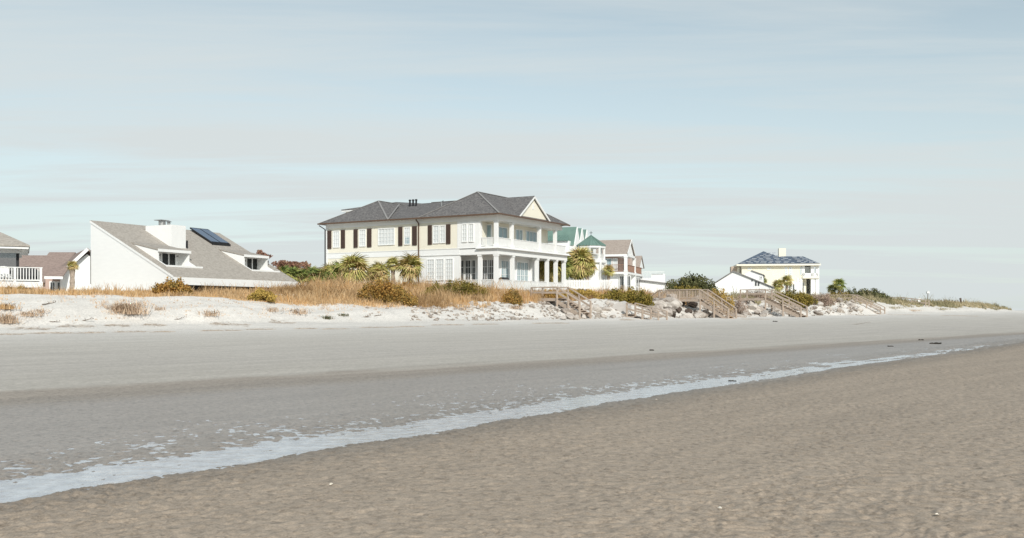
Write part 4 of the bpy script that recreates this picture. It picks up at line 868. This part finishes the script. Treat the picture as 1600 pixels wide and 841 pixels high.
def shrub(u0,u1,v0,v1,Y,mt,label,n=2500,size=.1,lob=9,name='shrub',cat='shrub',trunk=True,aspect=.6,depth=None):
    um=(u0+u1)/2; x=(um-800)/F0*Y; w_=(u1-u0)/F0*Y/2; zt=HC+(VH-v0)*Y/F0; zb=HC+(VH-v1)*Y/F0; g_z=min(Hs(x,Y),zb)
    hgt=zt-g_z; depth=depth or max(1.0,w_*.7); r_=random.Random(int(u0*7+v0)); L_=[]
    nl_=lob*3
    for i in range(nl_):
        px=(-1+2*(i+.5)/nl_)*w_*.86+r_.uniform(-.12,.12)*w_; env=max(.2,1-abs(px/w_)**2.4)**.6; top=hgt*env*r_.uniform(.72,1.04)*(1.0 if i%3 else r_.uniform(.6,.9))
        sx=max(.25,min(w_*.35,w_/lob*r_.uniform(1.2,2.3))); rz2=max(.22,top*r_.uniform(.28,.5)); L_.append((px,r_.uniform(-.6,.6)*depth,max(.1,top-rz2),sx,min(depth*.5,sx*1.4),rz2))
        if i%2: L_.append((px,r_.uniform(-.6,.6)*depth,top*.3,sx*1.3,depth*.45,max(.2,top*.35)))
    t=thing(name,(x,Y,g_z),0,label,cat)
    P,F_,rn=cloud(L_,int(n*2.2),size*.8,int(u0),aspect); mesh_obj('foliage',npmesh('foliage',P,F_,M[mt],rn),t)
    st=MB()
    for i in range(7):
        l=r_.choice(L_); st.cyl((r_.uniform(-.3,.3)*w_,r_.uniform(-.2,.2),-.2),(l[0],l[1],l[2]),.05,.02,5)
    st.build('stems',M['bark'],t); return t
shrub(238,300,429,467,65.6,'leaf_rust','low rust and green shrub before the front corner of the wedge house',3200,.085,7)
shrub(390,430,450,466,68.8,'leaf_yellow','small golden yellow shrub in the grass below the right dormer of wedge house',1500,.08,6)
shrub(568,636,433,477,78.6,'leaf_rust','large rust orange shrub in the dune grass in front of the palm trees',4200,.09,9)
shrub(607,650,450,479,78.3,'leaf_rust','low trailing right end of the big rust orange bush, reaching the sand',1400,.08,5)
shrub(558,592,435,457,80,'leaf_rust','upper left rust shrub touching the wide low palm',1100,.09,4)
shrub(655,769,434,460,90,'leaf_hedge','long trimmed olive hedge in front of the triple window of the cream house',4200,.09,14,name='hedge',cat='hedge',depth=1.2)
shrub(783,817,448,481,88.3,'leaf_rust','small round bush on the dune edge beneath the cream house porch corner',1500,.08,5)
shrub(626,655,437,450,97,'leaf_rust','small dark brown bush under the tall palm beside the downpipe',900,.09,5)
shrub(922,1027,447,480,102,'leaf_hedge','wide dark green and rust hedge mass left of the walkover with balusters',6500,.11,14,name='hedge',cat='hedge',depth=2.2)
shrub(872,938,449,467,101,'leaf_yellow','low yellow green shrub strip above the cream house stairs',2200,.1,8)
shrub(845,874,449,463,97,'leaf_rust','reddish shrub behind the rails of the cream house stairs',900,.09,4)
shrub(1040,1120,425,456,135,'leaf_dark','broad dark olive tree crown on the skyline between terrace house and cottage',4200,.17,6,name='oak_tree',cat='tree',depth=3)
shrub(1045,1104,440,458,118,'leaf_hedge','olive brown shrub behind the picket rail of the walkover',1800,.13,8)
shrub(1100,1147,449,472,112,'leaf_yellow','yellow green shrub just behind the top of the baluster stairs',2200,.11,7)
shrub(1140,1166,453,477,113,'leaf_grey','bare grey brown twiggy shrub between the two middle walkovers',1200,.11,5,aspect=.2)
shrub(1158,1200,450,468,128,'leaf_grey','bare brown brush behind the deck of the plank stairs',1200,.12,6,aspect=.25)
shrub(1206,1274,449,478,128,'leaf_hedge','olive green shrub mass below the yellow house, right of the plank stairs',3600,.13,9)
shrub(1262,1306,454,474,134,'leaf_grey','greyish brown shrub right below the seaward corner of yellow house',1700,.13,7,aspect=.3)
shrub(1294,1330,452,462,150,'leaf_hedge','low green shrub at the foot of the lone right palm',900,.14,6)
shrub(1326,1392,449,468,158,'leaf_dark','dark wind shaped shrub dome above the far right stairs',2800,.15,9)
shrub(17,38,443,466,66,'leaf_rust','brown upright clump of brush in front of the white deck',1100,.1,4,aspect=.25)
shrub(1318,1342,447,460,165,'leaf_dark','small dark bush between the lone palm and the wind shaped shrub',700,.15,4)
# red brown autumn trees behind the wedge house
def tree(u,v0,v1,wpx,Y,mt,label,n,size,name='autumn_tree'):
    x=(u-800)/F0*Y; g=3.0; zt=HC+(VH-v0)*Y/F0; zb=HC+(VH-v1)*Y/F0; w_=wpx/2/F0*Y; r_=random.Random(int(u)); t=thing(name,(x,Y,g),0,label,'tree'); L_=[]; st=MB(); st.cyl((0,0,-.3),(0,0,zb-g),.25,.18)
    for i in range(14):
        a_=r_.uniform(0,6.28); rr2=w_*r_.uniform(.2,.85); z=r_.uniform(zb-g,zt-g-.4); p=(rr2*math.cos(a_),rr2*math.sin(a_),z); s=w_*r_.uniform(.18,.34); L_.append((*p,s,s,s*.6)); st.cyl((0,0,zb-g-1),p,.07,.02,5)
    P,F_,rn=cloud(L_,n,size,int(u),.55); mesh_obj('crown',npmesh('crown',P,F_,M[mt],rn),t); st.build('trunk',M['bark'],t)
tree(404,388,412,44,128,'leaf_red','red brown autumn tree top showing behind the right dormer of wedge house',1500,.13)
tree(450,403,428,66,122,'leaf_red','reddish autumn tree just right of the wedge house roof end',3000,.12)

# palms
def frond_mesh(seed,mt):
    r_=np.random.default_rng(seed); V=[];F_=[];rn=[]
    def quad(a,b2,c2,d2,t): n=len(V); V.extend([a,b2,c2,d2]); F_.append((n,n+1,n+2,n+3)); rn.append(t)
    quad((0,-.02,0),(.5,-.015,.05),(.5,.015,.05),(0,.02,0),.6)
    base=r_.uniform(.2,.8)
    for i in range(17):
        a=(-105+210*i/16)*PI/180+r_.uniform(-.04,.04); l=(.62+.3*math.cos(a*.6))*r_.uniform(.85,1.1); d=np.array((math.cos(a),math.sin(a),0)); s=np.array((-math.sin(a),math.cos(a),0))*.055
        p0=np.array((.5,0,.05)); p1=p0+d*l*.55+np.array((0,0,.04)); p2=p0+d*l+np.array((0,0,-.22-r_.uniform(0,.2)))
        t=float(np.clip(base+r_.uniform(-.25,.25),0,1))
        quad(p0-s*.4,p1-s,p1+s,p0+s*.4,t); quad(p1-s,p2-s*.15,p2+s*.15,p1+s,min(1,t+.1))
    return npmesh('frond',V,F_,M[mt],rn)
FM={'frond':[frond_mesh(i,'frond') for i in range(5)],'frondg':[frond_mesh(i+9,'frondg') for i in range(4)]}
def palm(u,v0,wpx,Y,label,mt='frond',n=26,name='palm_tree',cat='palm tree',lean=0,group=None,multi=1,low=-.9,base=None):
    x=(u-800)/F0*Y; g=Hs(x,Y) if base is None else base; zt=HC+(VH-v0)*Y/F0; rad=wpx/2/F0*Y; s=rad/1.12; zc_=zt-rad*.82-g; r_=random.Random(int(u*3)); t=thing(name,(x,Y,g),0,label,cat,group)
    hgt=max(zc_,.3); st=MB(); k=6
    for i in range(k):
        za_,zb_=hgt*i/k-.2*(i==0),hgt*(i+1)/k; st.cyl((lean*za_,0,za_),(lean*zb_,0,zb_),.17+.05*(i%2)+.04*i/k,.15+.05*((i+1)%2)+.05*i/k,9)
    st.build('trunk',M['trunk'],t)
    for j in range(multi):
        ox=(j-(multi-1)/2)*rad*.9; oz=r_.uniform(-.3,.1)*(multi>1)
        for i in range(n):
            o=mesh_obj('frond',r_.choice(FM[mt]),t); el=low+(1.45-low)*((i+.5)/n)**.9; az=i*2.39996+r_.uniform(-.3,.3); o.location=(lean*hgt+ox,0,hgt+oz); o.rotation_euler=Matrix.Rotation(az,3,'Z').to_4x4().to_3x3().__matmul__(Matrix.Rotation(-el,3,'Y')@Matrix.Rotation(r_.uniform(-.5,.5),3,'X')).to_euler(); sc=s*r_.uniform(.85,1.15); o.scale=(sc,sc,sc)
    return t
palm(551,404,46,97,'tallest bushy palm left of the big hedge, before the cream house left end',n=34)
palm(530,414,36,100,'darker palm directly left of the tallest bushy palm','frondg',n=26)
palm(515,417,34,101,'yellowish low palm below the left corner of the cream house','frond',n=24,name='palmetto')
palm(594,414,34,96,'wide low palm behind the large rust orange shrub','frond',n=26)
palm(614,405,24,98,'slim palm with a thin bare trunk in the middle of the palm row','frond',n=20)
palm(641,403,40,98,'bushy palm standing right beside the brown downpipe',n=34)
palm(582,420,26,99,'small yellow palm just left of the wide low palm',n=18)
for i,(u,v) in enumerate(((458,420),(472,423),(486,420),(499,423),(445,419),(508,424))):
    palm(u,v,30,97+i,('green palmetto touching the eave end of the wedge house','second green palmetto right of the wedge house eave','middle green palmetto before the low far roof','green palmetto left of the yellowish palm','green palmetto mostly hidden behind the wedge house roof end','smallest green palmetto at the cream house left corner')[i],'frondg',n=22,name='palmetto',cat='palmetto',low=-.6,group='green palmettos between the two houses')
palm(906,393,44,118.5,'huge round palm clump between the cream house porch and the turret',n=80,multi=1,low=-1.5)
palm(899,407,30,118.2,'lower left part of the round palm cluster beside the last porch column',n=44,low=-1.4)
palm(918,406,28,118,'browner palm on the right side of the huge round palm clump',n=34,low=-1.3)
palm(862,401,44,116,'palm seen between the far right lower porch columns',n=60,low=-1.35)
palm(834,403,40,118,'palm seen through the see-through bay of the lower porch','frond',n=60,low=-1.35)
palm(880,404,34,117,'palm visible behind the last porch column of the cream house','frondg',n=44,low=-1.35)
palm(951,416,20,122,'small palm between the turret and the rose house',n=24)
palm(113,409.5,17,84,'small spiky palm with pale trunk before the brown roofed house','frond',n=30,low=-.55)
palm(1216,439,18,150,'left one of two small palms in front of the yellow house',n=24)
palm(1230,432.5,19,151,'taller right one of two small palms in front of the yellow house',n=24)
palm(1193,435,12,152,'tiny palm at the right corner of the white cottage','frondg',n=16)
palm(1311,438,21,150,'lone palm on the dune right of the yellow house','frondg',n=26)
palm(1300,446,16,152,'low palmetto left of the lone right palm','frondg',n=18,name='palmetto',cat='palmetto')

# dune grass ---------------------------------------------------
frames=[(mf,XL-.3,.5,-.4,16.8),(cf,Rx,.3,-.1,Lc),(af,-14,dx,-2.7,9)]
def grass(name,n,tr,qf,mt,h0,h1,label,nb=9,seed=1,wid=.016,clump=None):
    r_=np.random.default_rng(seed); t=r_.uniform(*tr,n); q0,q1=qf(t); q=q0+(q1-q0)*r_.random(n); x,y=XY(q,t)
    dens=fbm(x*.35,y*.35,3,77+seed); edge=np.clip((q-q0)/2.5,0,1); keep=(dens>.50-.22*edge)
    for fr,xa_,xb_,ya_,yb_ in frames:
        a=x-fr.O[0]; b2=y-fr.O[1]; lx=fr.c*a+fr.s*b2; ly=-fr.s*a+fr.c*b2; keep&=~((lx>xa_)&(lx<xb_)&(ly>ya_)&(ly<yb_))
    x=x[keep];y=y[keep];e=edge[keep]; n=len(x); z=H(x,y,False)-.04
    hh=(h0+(h1-h0)*np.clip(fbm(x*.5,y*.5,3,91)*2-.5,0,1.2))*(.55+.45*e)*np.interp(QT(x,y)[1],[10,40,56],[.55,.58,1.12]); tone=fbm(x*.25,y*.25,3,55)
    P=np.repeat(np.stack([x,y,z],1),nb,0); m_=len(P); P[:,:2]+=r_.normal(size=(m_,2))*.09
    hb=np.repeat(hh*(.75+.5*r_.random(n)+.9*(r_.random(n)<.05)),nb)*(.5+.7*r_.random(m_)); az=r_.uniform(0,2*PI,m_); ln=r_.uniform(.1,.55,m_)*hb; lean=np.stack([np.cos(az)*ln,np.sin(az)*ln,np.zeros(m_)],1); sa=r_.uniform(0,PI,m_); sd_=np.stack([np.cos(sa),np.sin(sa),np.zeros(m_)],1)*wid*(.7+.8*r_.random(m_))[:,None]
    up=np.zeros((m_,3)); up[:,2]=hb
    A=P-sd_; B=P+sd_; C=P+up*.6+lean*.4+sd_*.8; D_=P+up*.6+lean*.4-sd_*.8; E1=P+up*.98+lean+sd_*.15; E2=P+up+lean-sd_*.15
    VV=np.stack([A,B,C,D_,E1,E2],1).reshape(-1,3); b0=np.arange(m_)*6; F_=np.concatenate([np.stack([b0,b0+1,b0+2,b0+3],1),np.stack([b0+3,b0+2,b0+4,b0+5],1)])
    rn=np.clip(.65*np.repeat(tone,nb)*1.9+.4*r_.random(m_)-.5,0,1); rn=np.concatenate([rn,rn])
    o=mesh_obj(name,npmesh(name,VV,F_,M[mt],rn)); tag(o,label,'grass',kind='stuff'); return o
grass('dune_grass',17000,(8,74),lambda t:(np.interp(t,[8,21,30,38,44,52,62,70,74],[60.2,60.2,59.6,59.2,58.7,58.2,58.6,59.3,61]),np.full_like(t,80.)),'grass',.45,.95,'golden brown dune grass covering the dune crest below the left houses',seed=2)
grass('dune_grass',5500,(74,112),lambda t:(np.full_like(t,60.5),np.full_like(t,70.)),'grass',.3,.7,'golden grass between the stairs and the hedge on the dune top',seed=3)
grass('dune_grass',7000,(112,214),lambda t:(np.interp(t,[112,140,150,180,195,212],[59.5,59,57.6,57.2,56.4,56.4]),np.full_like(t,67.)),'grassr',.3,.75,'pale green and tan grass on the low far dune at right',seed=4,wid=.022)
grass('sparse_dune_grass',900,(8,60),lambda t:(np.full_like(t,55.5),np.full_like(t,60.)),'twig',.12,.35,'thin sparse tufts on the white sand face of the dune',seed=6,nb=7)
grass('dune_grass',2600,(30,72),lambda t:(np.interp(t,[30,44,52,62,72],[59.6,58.7,58.2,58.6,60]),np.full_like(t,63.)),'grass',.35,.8,'straw coloured tufts round the feet of the rust shrubs',seed=12)
def ground_at(u,v):
    k=(u-800)/F0; lo,hi=5,200
    for _ in range(60):
        mid=(lo+hi)/2; vv=VH+F0*(HC-Hs(k*mid,mid))/mid
        if vv>v: lo=mid
        else: hi=mid
    return k*lo,lo,Hs(k*lo,lo)
# dry plants on the sand face
def dry_plant(u,v,Y,w_,h_,label,n=160,seed=0,mt='twig',droop=.3):
    x,Y,g=ground_at(u,v+6); r_=np.random.default_rng(seed+int(u)); V=[];F_=[];rn=[]
    for i in range(n):
        p=np.array((r_.normal()*w_*.22,r_.normal()*w_*.2,0)); p[2]=0; az=r_.uniform(0,6.28); l=r_.uniform(.4,1)*h_; d=np.array((math.cos(az)*r_.uniform(.1,.9),math.sin(az)*r_.uniform(.1,.9),1.0)); q=p+d*l*.6; e2=q+np.array((d[0],d[1],r_.uniform(-droop,.6)))*l*.5
        s=np.array((math.sin(az),-math.cos(az),0.2))*.014; k=len(V); V+= [p-s,p+s,q+s,q-s,e2+s*.5,e2-s*.5]; F_+=[(k,k+1,k+2,k+3),(k+3,k+2,k+4,k+5)]; rn+=[r_.random()]*2
    o=mesh_obj('dry_plant',npmesh('dry_plant',V,F_,M[mt],rn)); o.location=(x,Y,g-.05); tag(o,label,'plant'); return o
dry_plant(201,484,54.5,2.0,1.15,'tall tan spiky dead plant spilling down the sand below the wedge house wall',420)
dry_plant(185,480,54,1.3,.8,'paler half of the dead plant clump on the dune face',200)
dry_plant(10,498,51,1.2,.8,'pinkish tan dry bush on the sand at the left edge',240)
dry_plant(45,487,52.5,1.4,.45,'low tan sprawling stems below the white deck',150)
dry_plant(62,482,53,1.2,.4,'dark thin twigs on the dune face right of the deck',90)
dry_plant(8,476,53.6,1.3,.5,'yellow grass tuft low on the dune at the left edge',260,mt='grass')
dry_plant(326,487,58,1.4,.6,'bare branching twig plant on white sand below the wedge house eave',100)
dry_plant(425,480,60.5,1.6,.5,'thin grey stems on the sand below the golden yellow shrub',90)
dry_plant(465,484,62,1.5,.6,'fine pale stems hanging on the slope below the green palmettos',120)
dry_plant(247,478,56.5,.9,.4,'small pale sprig on the sand below the rust and green shrub',60)
dry_plant(536,487,67,.9,.3,'dark sprawling dead twigs on the rubble left of the rust orange shrub',90,mt='leaf_dark')
dry_plant(510,492,66,.8,.4,'dark tangle of dead roots on the sand below the darker palm',90,mt='leaf_dark')
dry_plant(720,478,80,1.5,.4,'pinkish dry weeds on the bank below the olive hedge',140)
dry_plant(1395,476,140,3.2,.6,'straggling tan weeds on the bank beside the small faded stairs',160,mt='grassr')
dry_plant(1470,478,150,4.0,.6,'low weeds on the far sand bank below the stake line',200,mt='grassr')
dry_plant(1425,480,150,3.0,.5,'low weeds at the foot of the farthest stairs',160)
dry_plant(805,476,85,1.3,.5,'tan dry weeds right of the small round bush',140)
# wrack lines
def wrack(u,v,lpx,label,Yh=None,th=.03):
    # lies on the sand where the measured row meets the ground
    k=(u-800)/F0; lo,hi=20,140
    for _ in range(50):
        mid=(lo+hi)/2; vv=VH+F0*(HC-Hs(k*mid,mid))/mid
        if vv>v: lo=mid
        else: hi=mid
    Y_=lo; ln=lpx/F0*Y_*1.1; r_=np.random.default_rng(int(u)); V=[];F_=[];rn=[]
    for i in range(int(150*max(.5,ln/3))):
        s=r_.uniform(-.5,.5); px=s*ln*.9; py=r_.normal()*.3+.12*math.sin(px*2); ww=th*(1-(2*s)**2)+.01; x=k*Y_+px*.96; y=Y_+py+px*.3
        z=Hs(x,y)+r_.random()*ww*1.2; a=r_.normal()*.7; l=r_.uniform(.06,.22); d=np.array((math.cos(a),math.sin(a),r_.normal()*.12))*l; n_=np.array((-math.sin(a),math.cos(a),.3))*.011; p=np.array((x,y,z)); kk=len(V); V+=[p-d-n_,p+d-n_,p+d+n_,p-d+n_]; F_.append((kk,kk+1,kk+2,kk+3)); rn.append(r_.random())
    V=np.array(V); o_=np.array((k*Y_,Y_,Hs(k*Y_,Y_))); V=V-o_
    o=mesh_obj('wrack_line',npmesh('wrack_line',V,F_,M['wrack'],rn)); o.location=o_; tag(o,label,'washed up reeds','lines of washed up reeds at the dune foot')
for i,(u,v,l) in enumerate(((50,514,52),(10,523,40),(75,521,60),(120,510,48),(142,520.5,34),(182,509,34),(205,519,44),(240,508,26),(255,519,30),(360,507,58),(345,517,60),(408,515,40),(440,505,36),(478,514,30),(525,514.5,40),(590,512,50),(640,511,44),(700,508,50),(760,507,40),(860,505.5,60),(980,500,26),(1080,497.5,30),(1180,499,50),(1340,492.5,70),(1420,491,80),(1500,488.5,70))):
    wrack(u,v,l,'brown line of washed up reeds on the sand '+('at the far left edge','in the lower row at left edge','low below the white deck','below the small spiky palm','below the brown roofed house','left of the tall dead plant','low below the dead plant','below the wedge house front corner','low below the rust shrub','widest heap, below the wedge house eave','just under the widest heap','below the golden yellow shrub','below the wedge house eave end','below the green palmettos','below the palm row','below the rust orange shrub','below the downpipe palm','below the olive hedge','below the small round bush','below the cream house stairs','before the buried landing','before the baluster walkover','before the plank stairs','before the small faded stairs','before the farthest stairs','at the far right dune end')[i])
# driftwood
def drift(u,v,l,az,label,branches=3,mt='driftwood',r=.035):
    x,y,z=ground_at(u,v); mb=MB(); rr_=random.Random(int(u)); d=Vector((math.cos(az),math.sin(az),.12))
    p=Vector((0,0,.03))-d*l/2
    for i in range(4):
        q=p+d*l/4+Vector((rr_.uniform(-.04,.04),0,rr_.uniform(-.03,.04))); mb.cyl(p,q,r*(1-.18*i),r*(1-.18*(i+1)),6)
        if i and i<=branches: mb.cyl(q,q+Vector((rr_.uniform(-.3,.3),rr_.uniform(-.2,.2),rr_.uniform(.12,.35)))*l*.5,r*.5,r*.2,5)
        p=q
    o=mb.build('driftwood',M[mt]); o.location=(x,y,z); tag(o,label,'driftwood')
drift(133,502,.9,.2,'grey forked driftwood piece below the small spiky palm')
drift(279,500,.8,.5,'short dark driftwood stick on white sand below the rust shrub')
drift(328,492,1.4,-.5,'dark driftwood branch under the bare twig plant')
drift(84,504,.6,.3,'small driftwood twig left of the grey forked piece')
drift(77,475,1.0,1.2,'upright bent dead branch on the dune below the deck corner')
drift(572,496,.7,.3,'small black driftwood lump below the rust orange shrub',2,r=.07)
drift(592,494,.8,.7,'reddish driftwood stick right of the black driftwood lump',2)
drift(455,486,1.0,-.4,'thin dark driftwood branch on the dune below the green palmettos')
drift(1340,507,2.6,.05,'long thin dark driftwood stick lying on the dry beach at right',0,r=.03)
drift(1372,473,2.2,-.5,'dark fallen plank end beside the small faded stairs',0,r=.08)
# seaweed lumps on the wet sand
def lump(u,v,s,label,mt='kelp',name='seaweed_clump',cat='seaweed'):
    x,y,z=ground_at(u,v); rr_=random.Random(int(u)); import bmesh
    bm=bmesh.new(); 
    for i in range(9):
        mtx=Matrix.Translation((rr_.uniform(-1,1)*s,rr_.uniform(-.5,.5)*s,rr_.uniform(0,.25)*s))@Matrix.Rotation(rr_.uniform(0,3),4,'Z')@Matrix.Diagonal((s*rr_.uniform(.3,.7),s*rr_.uniform(.1,.3),s*rr_.uniform(.1,.3),1)); bmesh.ops.create_icosphere(bm,subdivisions=2,radius=1,matrix=mtx)
    for v_ in bm.verts: v_.co+=Vector((rr_.uniform(-1,1),rr_.uniform(-1,1),rr_.uniform(-1,1)))*s*.05
    me=bpy.data.meshes.new(name); bm.to_mesh(me); bm.free(); me.materials.append(M[mt]); o=mesh_obj(name,me); o.location=(x,y,z+.01); tag(o,label,cat)
lump(1018,548,.09,'dark seaweed clump on the edge of dry and wet sand, below the hedge')
lump(1145,597,.085,'dark seaweed clump lying in the tide stream')
lump(1391,542,.12,'faint dark seaweed clump on wet sand left of two others')
lump(1438,532,.13,'small dark seaweed clump topmost of the far right three')
lump(1463,538,.2,'long dark seaweed clump nearest the far end of the tide stream')
lump(1211,503,.2,'tiny dark clump on the dry beach before the plank stairs')
def shell(u,v,s,label):
    x,y,z=ground_at(u,v); mb=MB(); n=9; pts=[]
    for i in range(n+1): a=-1.2+2.4*i/n; pts.append((s*math.cos(a)*(1+.06*(i%2)),s*math.sin(a),s*.18*math.cos(a*1.2)))
    for i in range(n): mb.prism([(0,0,s*.1),pts[i],pts[i+1],(s*.4,0,s*.45)],(0,0,-.004))
    o=mb.build('seashell',M['shell']); o.location=(x,y,z+.012); o.rotation_euler=(.2,.1,u); tag(o,label,'shell')
shell(515,758,.028,'small white seashell on the brown sand below the tide stream, at left of centre'); shell(1128,796,.034,'broken cream seashell on foreground sand, right of centre'); shell(1466,806,.022,'tiny orange cream shell low in the right corner sand'); shell(1026,625,.02,'tiny white shell speck just below the tide stream')
# far posts
def atuv(u,Y): x=(u-800)/F0*Y; return x,Y,Hs(x,Y)
x,y,z=atuv(1449.7,172); t=thing('lamp_post',(x,y,z),0,'thin dark post with a square bird house top on the far dune','post')
ht=HC+(VH-459)*y/F0-z; MB().cyl((0,0,-.3),(0,0,ht),.06).build('pole',M['driftwood'],t); MB().box(-.28,.28,-.05,.05,ht,ht+.06).box(-.22,.22,-.2,.2,ht+.063,ht+.34).prism([(-.28,-.25,ht+.343),(.28,-.25,ht+.343),(0,-.25,ht+.5)],(0,.5,0)).build('box_top',M['wood_white'],t)
x,y,z=atuv(1502,186); o=MB().beam((0,0,-.3),(-.15,0,1.0),.32,.25).beam((-.15,0,1.0),(-.22,0,1.12),.4,.3).build('dark_post',M['bark']); o.location=(x,y,z); tag(o,'stout leaning dark post at the foot of the far right dune','post')
x,y,z=atuv(1436.6,168); o=MB().box(-.25,.25,-.03,.03,.4,1.1).box(-.05,.05,-.05,-.031,-.3,1.0).build('white_sign',M['white']); o.location=(x,y,z); tag(o,'small blank white board on a stake at the top of the farthest stairs','sign')
x,y,z=atuv(1476,178); o=MB().box(-.05,.05,-.05,.05,-.3,.9).box(-.25,.2,-.06,-.051,.5,.95).build('small_sign_post',M['driftwood']); o.location=(x,y,z); tag(o,'short dark sign post on the ridge of the far right dune','post')
# rope-and-post sand fence on the far dune
fe=thing('sand_fence',(0,0,0),0,'thin line of grey stakes along the ridge of the far right dune','fence')
sk=MB().box(-.05,.05,-.05,.05,-.3,.95).me('stake',M['driftwood'])
for i in range(12): x,y,z=atuv(1458+i*4.3,190); o=mesh_obj('stake',sk,fe); o.location=(x,y,z)
# far stretch of low dune beyond the point
